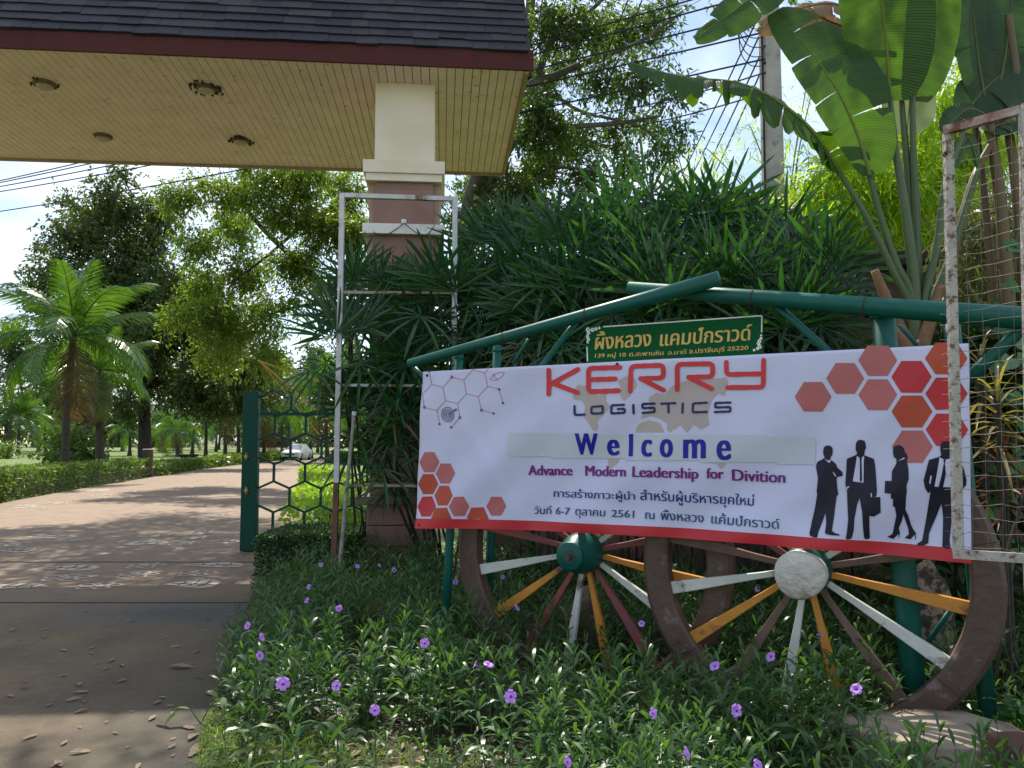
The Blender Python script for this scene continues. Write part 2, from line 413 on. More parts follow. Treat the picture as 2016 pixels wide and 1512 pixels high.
# column (front face 0.43 behind the fascia)
CC = at(796, 330, 10.0)
def col_at(cx, cy):
    base = V((cx, cy, 0))
    def bx(mb, w_, d_, z0, z1, fr=0.0, dx=0): mb.box(base + gr * dx + gf * (d_ / 2 + fr) + up * ((z0 + z1) / 2), (w_, d_, z1 - z0), GA)
    m = MB(); bx(m, .79, 1.0, 5.28, 6.405, 0.05); sh = obj('upper_shaft', m, m_cream, gh, bevel=.008)
    m = MB(); bx(m, 1.07, 1.2, 5.13, 5.30, -.07); bx(m, 1.0, 1.12, 5.03, 5.131, -.04); obj('cornice', m, m_cream, gh, bevel=.006)
    m = MB(); bx(m, 1.06, 1.2, 4.315, 4.45, -.07); obj('white_band', m, m_white, gh, bevel=.006)
    m = MB()
    for zt, zb, wt, wb in ((5.031, 4.449, .98, .90), (4.316, 3.6, 1.0, .86)):
        lo = []; hi = []
        for sx, fy in ((-1, .09), (1, .09), (1, 1.0), (-1, 1.0)):
            lo.append(base + gr * (sx * wb / 2) + gf * (fy) + up * zb); hi.append(base + gr * (sx * wt / 2) + gf * fy + up * zt)
        m.rings([lo, hi])
    obj('column_core', m, M('tan_plaster', (.42, .29, .19), .8, (.36, .25, .17), 3), gh)
    m = MB(); bx(m, .78, .2, 4.452, 4.93, 0); bx(m, .765, .18, 4.931, 5.0285, 0.02); bx(m, .80, .9, .92, 4.313, .02)
    obj('lower_shaft', m, m_mauve, gh, bevel=.01)
    m = MB()
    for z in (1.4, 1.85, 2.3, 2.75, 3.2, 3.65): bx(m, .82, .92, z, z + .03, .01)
    obj('shaft_groove', m, M('dark_mauve_band', (.16, .085, .075), .9), gh)  # thin bands of darker mauve round the shaft
    m = MB(); bx(m, 1.12, 1.3, .81, .92, -.16); obj('pedestal_ledge', m, M('weathered_ledge', (.22, .17, .13), .9, (.12, .10, .08), 5, bump=.4), gh, bevel=.015)
    m = MB()
    for z in (0, .27, .54): bx(m, .86, 1.05, z + (.0 if z == 0 else .004), z + .266, -.03)
    obj('pedestal', m, m_mauve, gh, bevel=.012)
col_at(CC.x, CC.y); 
col_at(CC.x - 12.2 * math.cos(A), CC.y - 12.2 * math.sin(A))
# small lamp bracket and its wires on the white band
m_metal = M('worn_metal', (.45, .43, .4), .5, (.3, .27, .24), 20)
wb = thing('wire_bracket', 'small white metal wire bracket on the column above its white band', 'bracket', at(795, 442, 9.93))
s = MB(); p = at(795, 436, 9.93); s.box(p, (.06, .03, .05)); s.tube([p + V((0, -.03, 0)), p + V((0, -.05, -.04))], .012); obj('bracket_plate', s, m_white, wb)
for q in (((795, 440), (765, 460), (745, 462), (725, 448), (705, 425), (690, 400)), ((797, 440), (815, 455), (832, 463), (845, 458), (856, 443))):
    s = MB(); s.tube(smooth_path([at(u, v, 9.90) for u, v in q]), .006, 5); obj('loose_wire', s, m_dark, wb)
# ceiling lamps
m_rust = M('rusty_rim', (.20, .12, .07), .8, (.10, .06, .04), 30)
m_glass = M('frosted_glass', (.45, .38, .28), .35)
for (u, v, nest, lab) in ((88, 163, .03, 'round ceiling lamp with tan rim, leftmost under the gatehouse roof'), (406, 172, .09, 'round ceiling lamp crusted with a dark brown nest'), (203, 267, .0, 'small round ceiling lamp close to the rear eave, left of its neighbour'), (474, 275, .04, 'round ceiling lamp near the rear eave with a spotted rim')):
    d = ray(u, v); t = (6.40 - CH) / d.z; p = V((0, 0, CH)) + d * t
    t_ = thing('ceiling_lamp', lab, 'ceiling lamp', p, 'lamps under the gatehouse roof')
    s = MB()
    prof = [(.135, 0), (.14, -.02), (.12, -.045), (.105, -.05)]
    s.rings([[p + V((math.cos(2 * math.pi * k / 24) * r, math.sin(2 * math.pi * k / 24) * r, z)) for k in range(24)] for r, z in prof], cap=False); obj('lamp_rim', s, m_rust, t_, smooth=True)
    s = MB(); prof = [(.11, -.035), (.10, -.065), (.065, -.08), (.02, -.085)]
    s.rings([[p + V((math.cos(2 * math.pi * k / 20) * r, math.sin(2 * math.pi * k / 20) * r, z)) for k in range(20)] for r, z in prof]); obj('lamp_glass', s, m_glass, t_, smooth=True)
    if nest:
        s = MB()
        for k in range(int(nest * 500)):
            a = rng.uniform(0, 6.28); r = rng.gauss(.14, .02 + nest * .25); c = p + V((math.cos(a) * r, math.sin(a) * r, -.015)); q = rng.uniform(.015, .03)
            s.rings([[c + V((math.cos(j) * q, math.sin(j) * q, .016)) for j in range(0, 6)], [c + V((math.cos(j) * q * .5, math.sin(j) * q * .5, -q)) for j in range(0, 6)]])
        obj('mud_nest', s, m_dark, t_)

# ------------------------------------------------------------------ boundary wall behind the palms
def wall_mat():
    m, n, l, p = newmat('block_wall')
    t = n.new('ShaderNodeTexCoord'); p.inputs['Roughness'].default_value = .9
    a = n.new('ShaderNodeTexNoise'); a.inputs['Scale'].default_value = 2.5; a.inputs['Detail'].default_value = 8; l.new(t.outputs['Object'], a.inputs['Vector'])
    r = n.new('ShaderNodeValToRGB'); r.color_ramp.elements[0].color = (.14, .075, .06, 1); r.color_ramp.elements[1].color = (.28, .16, .13, 1); r.color_ramp.elements[0].position = .35; r.color_ramp.elements[1].position = .65
    l.new(a.outputs[0], r.inputs[0]); l.new(r.outputs[0], p.inputs['Base Color']); return m
m_wall = wall_mat()
W0 = V((-.3, 10.6, 0)); W1 = V((9.5, 5.2, 0))
wd_ = (W1 - W0).normalized(); wn = V((wd_.y, -wd_.x, 0))
WA = Matrix((wd_, -wn, up)).transposed()
wl = thing('boundary_wall', 'mauve block wall with dark coping behind the palms', 'wall', W0)
s = MB(); wlen = (W1 - W0).length
z = 0
while z < 3.4:
    k = 0; x = rng.uniform(-.8, 0)
    while x < wlen:
        x0, x1 = max(x, 0), min(x + 1.2, wlen); x += 1.2
        if x1 - x0 > .05: s.box(W0 + wd_ * ((x0 + x1) / 2) + up * (z + .245), (x1 - x0 - .02, .2, .47), WA)
    z += .49
obj('wall_blocks', s, m_wall, wl, bevel=.012)
s = MB(); s.box(W0 + wd_ * (wlen / 2) + up * 1.715 - wn * .015, (wlen - .02, .16, 3.4), WA); obj('wall_core', s, m_dark, wl)
s = MB(); s.box(W0 + wd_ * (wlen / 2) + up * 3.52, (wlen + .1, .42, .17), WA); obj('coping', s, M('mossy_coping', (.06, .05, .045), .95, (.035, .04, .025), 6, bump=.5), wl, bevel=.02)

# ------------------------------------------------------------------ green honeycomb gate
m_green = M('gate_green', (.004, .062, .042), .55, (.004, .052, .036), 3, bump=.05, spec=.2)
m_brass = M('brass', (.5, .34, .08), .4, metal=.6)
YG = 11.5
gt = thing('honeycomb_gate', 'dark green metal gate leaf of open hexagon bars, standing open by the drive', 'gate', at(488, 1086, YG))
p0 = at(474, 1086, YG); p1 = at(506, 1086, YG); ptop = at(494, 771, YG).z
pw = p1.x - p0.x; px0 = at(482, 771, YG).x
s = MB(); s.rings([[V((p0.x, YG - .06, .01)), V((p1.x, YG - .06, .01)), V((p1.x, YG + .06, .01)), V((p0.x, YG + .06, .01))],
                   [V((px0 - .005, YG - .06, ptop)), V((px0 + pw - .02, YG - .06, ptop)), V((px0 + pw - .02, YG + .06, ptop)), V((px0 - .005, YG + .06, ptop))]])
obj('gate_stile', s, m_green, gt, bevel=.01)
s = MB(); zb = at(500, 1059, YG).z; s.box(V((p1.x + .9, YG, (zb + .01) / 2)), (1.8 + .0, .1, zb - .01)); obj('bottom_rail', s, m_green, gt, bevel=.008)
zr = at(540, 815, YG).z; s = MB(); s.box(V((p1.x + .93, YG, zr)), (1.86, .05, .045)); obj('top_rail', s, m_green, gt)
s = MB(); cw = .46; xl = p1.x; seen = set(); xr = xl + 1.85
zrow = [at(540, v, YG).z for v in (790, 836.5, 884.5, 931.5, 978.5, 1025.5)]
pitch = (zrow[0] - zrow[-1]) / 5; hb = .125; rise = pitch / 2 - hb + pitch / 2
for r in range(6):
    zc = zrow[0] - pitch * r; sh = (0.0 if r % 2 == 0 else .48) * cw - cw
    for c in range(7):
        x = xl + sh + c * cw
        if xl + .02 < x < xr: s.bar((x, YG, zc - hb), (x, YG, zc + hb), .034, .03)
        top = zc + hb
        for sx in (-1, 1):
            a = V((x, YG, zc - hb)); b = V((x + sx * cw / 2, YG, zc - hb - (pitch - 2 * hb)))
            if sx > 0 and b.x > xl and a.x < xr - .1 and r < 6:
                if a.x < xl: a = a.lerp(b, (xl - a.x) / (b.x - a.x))
                s.bar(a, b, .034, .03)
            if sx < 0 and a.x > xl and a.x < xr + .1:
                if b.x < xl: b = a.lerp(b, (a.x - xl) / (a.x - b.x))
                s.bar(a, b, .034, .03)
for q in (((xl, 771), (537, 768)), ((537, 768), (568, 785)), ((627, 785), (657, 768)), ((657, 768), (690, 785))):
    a, b = q; A_ = V((xl - .02, YG, at(537, 782, YG).z)) if a[0] == xl else at(a[0], a[1], YG); B_ = at(b[0], b[1], YG); s.bar(A_, B_, .034, .03)
obj('hexagon_bars', s, m_green, gt)
for v in (899, 966):
    s = MB(); c = at(485, v, YG - .08); s.tube([c + V((0, .03, 0)), c, c + V((0, -.02, 0))], [.03, .035, .015], 10); s.tube([c + V((0, 0, -.05)), c + V((0, 0, .06))], .012, 6); obj('brass_fitting', s, m_brass, gt)

# yellow poles meeting in a point behind the gate
m_yel = M('yellow_paint', (.50, .34, .07), .6, (.4, .27, .06), 6)
yp = thing('yellow_pole_tripod', 'yellow painted poles meeting at one tip above the green gate', 'pole', at(600, 905, 15))
apex = at(511, 711, 14.2)
for q in ((612, 798, 14.6), (657, 762, 15.2), (575, 790, 14.9)):
    b = at(*q); d = (b - apex); e = apex + d * 1.9
    s = MB(); s.tube([apex - d * .02, e], .018 if q[0] != 575 else .012, 6); obj('pole', s, m_yel, yp)

# ------------------------------------------------------------------ sign frame by the column
m_wmetal = M('flaking_white_iron', (.62, .61, .62), .6, (.5, .48, .48), 6, dirt=(.15, .07, .045), dscale=4, dlo=.56, dhi=.66)
m_redrust = M('red_oxide_iron', (.20, .075, .055), .75, (.13, .05, .04), 8, dirt=(.35, .30, .27), dscale=5, dlo=.6, dhi=.72)
m_woodbar = M('weathered_bar', (.42, .33, .26), .8, (.32, .25, .2), 8)
YF = 8.5
fr = thing('sign_frame', 'tall empty white iron sign frame standing before the column', 'sign frame', at(658, 1150, YF))
tl = at(674, 385, YF); tr = at(896, 392, YF + .12); bl_ = at(658, 1110, YF); ml = at(662.5, 950, YF); br_ = at(893, 1000, YF + .12)
s = MB(); s.bar(ml, tl + V((0, 0, .025)), .055, .05); obj('post', s, m_wmetal, fr)
s = MB(); s.bar(at(657, 1110, YF), ml, .056, .051); obj('post_foot', s, m_redrust, fr, label='rust red lower end of the post')
s = MB(); s.bar(at(659, 1300, YF), at(660, 1092, YF), .10, .09); obj('ground_stub', s, m_redrust, fr)
s = MB(); s.bar(br_, tr + V((0, 0, .025)), .055, .05); obj('post', s, m_wmetal, fr)
s = MB(); s.bar(tl + V((.028, 0, 0)), tr - V((.028, 0, 0)), .055, .05); obj('top_bar', s, m_wmetal, fr)
for v, mt, r in ((575, m_woodbar, 893), (758, m_wmetal, 893), (955, m_woodbar, 893)):
    s = MB(); s.bar(at(674, v, YF + .0) + V((.0, .03, 0)), at(r, v + 2, YF + .12), .05, .03); obj('cross_bar', s, mt, fr)
lp = thing('leaning_pole', 'thin grey weathered stick with a cap leaning beside the sign frame', 'pole', at(664, 1165, 8.3))
s = MB(); s.tube([at(661, 1200, 8.3), at(683, 960, 8.3), at(697, 818, 8.3)], [.024, .02, .017], 8); obj('shaft', s, M('weathered_stick', (.36, .34, .31), .8, (.2, .18, .16), 15), lp)
s = MB(); s.tube([at(697, 818, 8.3), at(698, 810, 8.3)], .025, 8); obj('cap', s, m_wmetal, lp)
# ------------------------------------------------------------------ cart: wheels, green pipe frame
m_teal = M('green_pipe_paint', (.003, .098, .075), .42, (.004, .08, .062), 4, bump=.04, spec=.3, dirt=(.03, .12, .09), dscale=2, dlo=.6, dhi=.8)
m_rim = M('brown_rim_paint', (.11, .066, .046), .6, (.08, .05, .036), 5, bump=.5, bscale=16, dirt=(.2, .15, .125), dscale=7, dlo=.6, dhi=.7)
m_spw = M('white_spoke_paint', (.66, .66, .60), .6, (.56, .56, .5), 5, dirt=(.16, .13, .1), dscale=7, dlo=.58, dhi=.68, bump=.2)
m_spo = M('orange_spoke_paint', (.60, .25, .03), .55, (.5, .2, .025), 5, dirt=(.10, .06, .04), dscale=6, dlo=.6, dhi=.7, bump=.2)
m_spr = M('red_spoke_paint', (.27, .058, .06), .6, (.21, .05, .05), 5, dirt=(.12, .085, .07), dscale=5, dlo=.55, dhi=.7, bump=.2)
m_spb = M('bare_brown_spoke', (.19, .115, .085), .8, (.12, .08, .06), 7, dirt=(.3, .1, .09), dscale=4, dlo=.6, dhi=.75, bump=.3)
m_log = M('cut_log_white', (.60, .56, .50), .85, (.46, .42, .37), 9, dirt=(.28, .17, .10), dscale=6, dlo=.55, dhi=.7, bump=1.0, bscale=22)
BLw = at(818, 1040, 5.86); BRw = at(1913, 1110, 4.12)
e_ = (BRw - BLw); e_.z = 0; e_.normalize()
bn = V((e_.y, -e_.x, 0))              # towards the viewer
EA = Matrix((e_, -bn, up)).transposed()
def plane_at(u, v, off=0.0):          # on the vertical plane of the banner moved off metres towards the viewer
    d = ray(u, v); o = V((0, 0, CH)); q = BLw + bn * off
    t = (q - o).dot(bn) / d.dot(bn); return o + d * t
cf = thing('cart', 'decorative cart of green pipes on two brown spoked wheels in the flower bed', 'cart', plane_at(1400, 1330, -.3))
def wheel(name_label, hubpx, R, off, cols, hub):
    c = plane_at(hubpx[0], hubpx[1], off)
    def pt(a, r, o=0): return c + e_ * (math.cos(a) * r) + up * (math.sin(a) * r) + bn * o
    mb = MB(); n = 72; Ri = R - .165; th = .058
    loops = []
    for k in range(n):
        a = 2 * math.pi * k / n
        w_ = 1 + .006 * math.sin(5 * a + R * 9)
        loops.append([pt(a, Ri, th * .75), pt(a, Ri + .02, th), pt(a, R * w_ - .025, th), pt(a, R * w_, th * .6), pt(a, R * w_, -th * .6), pt(a, R * w_ - .02, -th), pt(a, Ri + .02, -th), pt(a, Ri, -th * .75)])
    loops.append(loops[0]); mb.rings(loops, cap=False); t = obj('wheel', mb, m_rim, cf, label=name_label)
    for k in range(7):
        a = R_(13 + k * 360 / 7); q0, q1 = pt(a, Ri + .008, th - .001), pt(a, R - .012, th - .001); mb = MB(); mb.bar(q0, q1, .005, .006, bn); obj('rim_joint', mb, m_dark, t)
        for rr in (.05, .115):
            for da in (-.045, .045): mb = MB(); q = pt(a + da, Ri + rr, th - .004); mb.tube([q, q + bn * .010], [.011, .008], 8); obj('rim_bolt', mb, m_rust, t)
    for k, m_ in enumerate(cols):
        a = R_(170 + k * 22.5); mb = MB()
        def sec(r, w_, h_, o): return [pt(a, r, o + h_) + tg * w_ * q for q in ()]
        tg = -e_ * math.sin(a) + up * math.cos(a)
        lo = []
        for r, w_, h_, o in ((.09, .017, .017, .0), (.3, .019, .018, .0), (.5, .027, .02, .0), (Ri - .1, .036, .022, 0), (Ri + .03, .039, .022, 0)):
            q = pt(a, r, o); lo.append([q + tg * w_ + bn * h_, q - tg * w_ + bn * h_, q - tg * w_ - bn * h_, q + tg * w_ - bn * h_])
        mb.rings(lo); obj('spoke', mb, m_, t, bevel=.005)
    if hub == 'green':
        mb = MB(); prof = [(.115, -.16), (.135, -.1), (.145, 0), (.14, .1), (.118, .19), (.09, .215), (.092, .25), (.098, .262), (.09, .27), (.0, .262)]
        mb.rings([[pt(2 * math.pi * k / 28, max(r, .002), o) for k in range(28)] for r, o in prof]); obj('hub', mb, m_teal, t, smooth=True)
        mb = MB(); mb.tube([pt(0, 0, .255), pt(0, 0, .30)], [.026, .02], 10); mb.tube([pt(0, 0, .26), pt(0, 0, .272)], [.045, .045], 12); obj('axle_end', mb, M('rusty_axle', (.05, .07, .06), .7, (.03, .03, .03), 30), t)
    else:
        mb = MB(); prof = [(.115, -.16), (.135, -.1), (.145, 0), (.135, .1), (.125, .15)]
        mb.rings([[pt(2 * math.pi * k / 28, r, o) for k in range(28)] for r, o in prof]); obj('hub', mb, m_teal, t, smooth=True)
        mb = MB(); lo = []
        for r, o in ((.118, .14), (.134, .16), (.136, .27), (.122, .29), (.06, .296), (.002, .294)):
            lo.append([pt(2 * math.pi * k / 28, r * (1 + .035 * math.sin(3 * k * .224 + 1) + .03 * math.cos(2 * k * .224)), o) for k in range(28)])
        mb.rings(lo); obj('log_end', mb, m_log, t, smooth=True)
    return t
lw = wheel('brown cart wheel with protruding green hub and painted spokes', (1152, 1086), 1.03, -.27,
           [m_spr, m_spw, m_spo] * 5 + [m_spr], 'green')
rw = wheel('brown cart wheel with a white cut log hub and painted spokes', (1588, 1120), 1.0, -.14,
           [m_spb, m_spw, m_spo] * 5 + [m_spr], 'log')

def pipe(a, b, r0, r1, name='pipe', n=14):
    mb = MB(); mb.tube([a, a.lerp(b, .33), a.lerp(b, .66), b], [r0, r0 + (r1 - r0) * .33, r0 + (r1 - r0) * .66, r1], n); return obj(name, mb, m_teal, cf, smooth=True)
a1, b1 = plane_at(806, 716, -.02), plane_at(1416, 548, -.02)
pipe(a1, b1, .034, .048, 'top_rail')
a2, b2 = plane_at(1238, 567, -.14), plane_at(2075, 631, -.02)
pipe(a2, b2, .042, .062, 'top_rail')
for a, b, r0_, r1_ in ((a1, b1, .034, .048), (a2, b2, .042, .062)):
    for f in (.62, .35): mb = MB(); mb.tube([a.lerp(b, f), a.lerp(b, f + .004)], r0_ + (r1_ - r0_) * f + .002, 14); obj('binding_wire', mb, m_dark, cf)
for (u0, v0, u1, v1, off, r) in ((904, 694, 876, 1245, -.12, .032), (979, 680, 962, 1180, -.5, .034), (1738, 610, 1800, 1372, -.24, .066), (1872, 620, 1945, 1410, -.33, .045)):
    a_ = plane_at(u0, v0, off); b_ = plane_at(u1, v1, off); b_ = a_ + (b_ - a_) * ((a_.z + .05) / (a_.z - b_.z)); pipe(a_, b_, r, r, 'post'); mb = MB(); d_ = (b_ - a_).normalized(); mb.tube([a_ + d_ * .03, a_ + d_ * .042, a_ + d_ * .055], [r * 1.14, r * 1.2, r * 1.02], 14); obj('weld_collar', mb, m_teal, cf, smooth=True)
for (u0, v0, u1, v1, off, r) in ((1133, 636, 1060, 730, -.1, .022), (1528, 600, 1640, 700, -.14, .024), (2050, 612, 1890, 760, -.1, .034), (1040, 668, 1010, 715, -.4, .012), (815, 722, 850, 760, -.1, .016), (1770, 640, 1815, 690, -.55, .014), (1880, 1190, 1780, 1330, -.5, .016)):
    pipe(plane_at(u0, v0, off), plane_at(u1, v1, off), r, r, 'brace', 10)

# ------------------------------------------------------------------ banner
cor = [plane_at(818, 1040), plane_at(1913, 1110), plane_at(1908, 676), plane_at(832, 732)]     # BL BR TR TL
pxc = [(818, 1040), (1913, 1110), (1908, 676), (832, 732)]
def homog(src, dst):
    A_ = []; b_ = []
    for (x, y), (X, Y) in zip(src, dst):
        A_.append([x, y, 1, 0, 0, 0, -X * x, -X * y]); b_.append(X)
        A_.append([0, 0, 0, x, y, 1, -Y * x, -Y * y]); b_.append(Y)
    h = np.linalg.solve(np.array(A_, float), np.array(b_, float)); return np.append(h, 1).reshape(3, 3)
H = homog(pxc, [(0, 0), (1, 0), (1, 1), (0, 1)])
def st(u, v):
    q = H @ np.array([u, v, 1.0]); return q[0] / q[2], q[1] / q[2]
def wav(s_, t_):
    d = 3.66 * s_ * .75 + 1.2 * t_ * -.9
    wv = .012 * math.sin(d * 7.5 + 1.2 * math.sin(t_ * 3 + s_ * 4)) * (1 - .6 * t_) + .008 * math.sin(d * 15 + 2 * t_) * (.3 + .7 * (1 - t_))
    wv += .010 * math.sin(s_ * 9 + 2.0 + t_ * 1.5) * (1 - t_ * .7) + .003 * math.sin(t_ * 20 + s_ * 3) * max(0, t_ - .75) * 4
    wv += .007 * math.exp(-((s_ - .02) * 3.66 - (1 - t_) * .9) ** 2 / .006) * math.exp(-(1 - t_) * 1.2) + .007 * math.exp(-((.98 - s_) * 3.66 - (1 - t_) * 1.1) ** 2 / .008) * math.exp(-(1 - t_) * 1.2)
    hub_ = .05 * math.exp(-((s_ - .435) / .07) ** 2 - (t_ / .14) ** 2) + .05 * math.exp(-((s_ - .775) / .06) ** 2 - (t_ / .12) ** 2)
    return wv + hub_
def bp(s_, t_, lift=0.0):
    b = cor[0].lerp(cor[1], s_); tt = cor[3].lerp(cor[2], s_); p = b.lerp(tt, t_)
    p = p + up * (.045 * 4 * s_ * (1 - s_) * (1 - min(max(t_, 0), 1)) ** 4)
    return p + bn * (wav(s_, t_) + lift)
def bpx(u, v, lift): return bp(*st(u, v), lift * 2)

def vinyl(name, col, rough=.33, bump=.0):
    m = M(name, col, rough, tuple(c * .94 for c in col), 2.0, bump=.38, bscale=4.5, spec=.22); return m
m_vinyl = vinyl('white_vinyl', (.61, .605, .80))
m_vred = vinyl('red_print', (.52, .035, .045)); m_vpink = vinyl('pale_red_print', (.47, .14, .14)); m_vor = vinyl('orange_red_print', (.47, .075, .04))
m_vlogo = vinyl('logo_red_print', (.62, .045, .05)); m_vnavy = vinyl('navy_print', (.025, .028, .12)); m_vblue = vinyl('blue_print', (.008, .012, .30))
m_vpurple = vinyl('purple_print', (.17, .015, .18)); m_vnavytext = vinyl('dark_blue_print', (.02, .02, .18)); m_vteal = vinyl('teal_print', (.008, .075, .14))
m_vblack = vinyl('black_print', (.012, .012, .028)); m_vmap = vinyl('beige_map_print', (.47, .39, .37)); m_tape = vinyl('tape', (.55, .57, .64), .5)
m_vthin = vinyl('thin_red_print', (.5, .10, .16))
def scan_fill(loops, surf, lift, dy=1.0, bold=0.0, maxdx=24.0):
    """non-zero winding fill of closed px loops, as strips laid on the surface"""
    E_ = []
    for lp in loops:
        for (x0, y0), (x1, y1) in zip(lp, lp[1:] + lp[:1]):
            if abs(y1 - y0) > 1e-9: E_.append((x0, y0, x1, y1))
    ys_ = [e[1] for e in E_] + [e[3] for e in E_]
    y0, y1 = min(ys_), max(ys_); n = max(2, int((y1 - y0) / dy + .5)); hstep = (y1 - y0) / n
    def runs(y):
        X = []
        for (xa, ya, xb, yb) in E_:
            if (ya <= y < yb) or (yb <= y < ya): X.append((xa + (xb - xa) * (y - ya) / (yb - ya), 1 if yb > ya else -1))
        X.sort(); w_ = 0; out = []
        for x, s_ in X:
            if w_ == 0: st_ = x
            w_ += s_
            if w_ == 0: out.append([st_ - bold, x + bold])
        m_ = []
        for r in out:
            if m_ and r[0] <= m_[-1][1]: m_[-1][1] = max(m_[-1][1], r[1])
            else: m_.append(r)
        return m_
    mb = MB()
    for k in range(n):
        ya = y0 + k * hstep; yb = ya + hstep
        ra = runs(ya + hstep * .02); rb = runs(yb - hstep * .02); rc = runs((ya + yb) / 2)
        if len(ra) != len(rb) or len(ra) != len(rc) or any(abs(p[0] - q[0]) > 6 * hstep + 1 or abs(p[1] - q[1]) > 6 * hstep + 1 for p, q in zip(ra, rb)): ra = rb = rc
        for (a0, a1_), (b0, b1_) in zip(ra, rb):
            m_ = max(1, int(max(a1_ - a0, b1_ - b0) / maxdx + .99))
            for j in range(m_):
                f0, f1 = j / m_, (j + 1) / m_
                mb.poly([surf(a0 + (a1_ - a0) * f0, ya, lift), surf(b0 + (b1_ - b0) * f0, yb, lift), surf(b0 + (b1_ - b0) * f1, yb, lift), surf(a0 + (a1_ - a0) * f1, ya, lift)])
    return mb
def text_loops(body):
    c = bpy.data.curves.new('outline', 'FONT'); c.body = body; c.size = 1; c.dimensions = '2D'; c.fill_mode = 'NONE'; c.resolution_u = 4
    o = bpy.data.objects.new('outline', c); COL.objects.link(o)
    dg = bpy.context.evaluated_depsgraph_get(); dg.update()
    me = bpy.data.meshes.new_from_object(o.evaluated_get(dg))
    nxt = {}
    for e in me.edges: nxt.setdefault(e.vertices[0], []).append(e.vertices[1]); nxt.setdefault(e.vertices[1], []).append(e.vertices[0])
    seen = set(); loops = []
    for v0 in sorted(nxt):
        if v0 in seen: continue
        lp = [v0]; seen.add(v0); cur = v0 + 1 if (v0 + 1) in nxt[v0] else nxt[v0][0]
        while cur not in seen:
            lp.append(cur); seen.add(cur)
            cand = [q for q in nxt[cur] if q not in seen]
            if not cand: break
            cur = cand[0]
        loops.append([(me.vertices[i].co.x, me.vertices[i].co.y) for i in lp])
    bpy.data.objects.remove(o); bpy.data.curves.remove(c); bpy.data.meshes.remove(me)
    return loops
def put_text(body, p0, p1, hpx, surf, lift, bold=0, dy=.6, slant=0.0, ink_base=True):
    """baseline from px p0 to px p1, ink height above the baseline hpx"""
    lo = text_loops(body)
    xs_ = [q[0] for l_ in lo for q in l_]; ys_ = [q[1] for l_ in lo for q in l_]
    x0, x1, y1 = min(xs_), max(xs_), max(ys_)
    out = []
    for l_ in lo:
        q_ = []
        for x, y in l_:
            f = (x - x0) / (x1 - x0); q_.append((p0[0] + (p1[0] - p0[0]) * f + slant * y / y1 * hpx, p0[1] - y / y1 * hpx))
        out.append(q_)
    dyx = (p1[1] - p0[1]) / (p1[0] - p0[0])
    s2 = lambda u, v, l_: surf(u, v + (u - p0[0]) * dyx, l_)
    return scan_fill(out, s2, lift, dy, bold)
def zz3(pts): return [(1000 + x / 3.36, 690 + y / 3.36) for x, y in pts]
def zz4(pts): return [(1480 + x / 3.287, 660 + y / 3.287) for x, y in pts]
def zz2(pts): return [(800 + x / 4.032, 690 + y / 4.032) for x, y in pts]
def stroke_loops(paths, wd):
    lo = []
    for pa in paths:
        for (x0, y0), (x1, y1) in zip(pa, pa[1:]):
            l_ = math.hypot(x1 - x0, y1 - y0) or 1; nx, ny = -(y1 - y0) / l_ * wd / 2, (x1 - x0) / l_ * wd / 2
            q = [(x0 + nx, y0 + ny), (x1 + nx, y1 + ny), (x1 - nx, y1 - ny), (x0 - nx, y0 - ny)]
            lo.append(orient(q))
        for x, y in pa: lo.append(orient([(x + math.cos(k * math.pi / 6) * wd / 2, y + math.sin(k * math.pi / 6) * wd / 2) for k in range(12)]))
    return lo
def orient(q):
    a = sum(x0 * y1 - x1 * y0 for (x0, y0), (x1, y1) in zip(q, q[1:] + q[:1])); return q if a > 0 else q[::-1]
def corner(a, b, c, r):               # rounded corner between a-b-c
    def to(p, q, d): l_ = math.hypot(q[0] - p[0], q[1] - p[1]); return (p[0] + (q[0] - p[0]) * d / l_, p[1] + (q[1] - p[1]) * d / l_)
    s0 = to(b, a, r); s1 = to(b, c, r); out = []
    for k in range(5):
        t = k / 4; out.append(((1 - t) ** 2 * s0[0] + 2 * t * (1 - t) * b[0] + t * t * s1[0], (1 - t) ** 2 * s0[1] + 2 * t * (1 - t) * b[1] + t * t * s1[1]))
    return out
def rounded(pts, r):
    out = [pts[0]]
    for a, b, c in zip(pts, pts[1:], pts[2:]): out += corner(a, b, c, r)
    return out + [pts[-1]]

bt = thing('welcome_banner', 'white vinyl welcome banner with red hexagons and four business silhouettes tied to the cart frame', 'banner', cor[0])
mb = MB(); NS, NT = 150, 60
for j in range(NT + 1):
    for i in range(NS + 1): mb.v.append(tuple(bp(i / NS, j / NT)))
for j in range(NT):
    for i in range(NS):
        a = j * (NS + 1) + i; mb.f.append((a, a + 1, a + NS + 2, a + NS + 1))
n0 = len(mb.v)
sheet = obj('banner_sheet', mb, m_vinyl, bt, smooth=True)
sheet.modifiers.new('thick', 'SOLIDIFY').thickness = .0015; sheet.modifiers['thick'].offset = -1
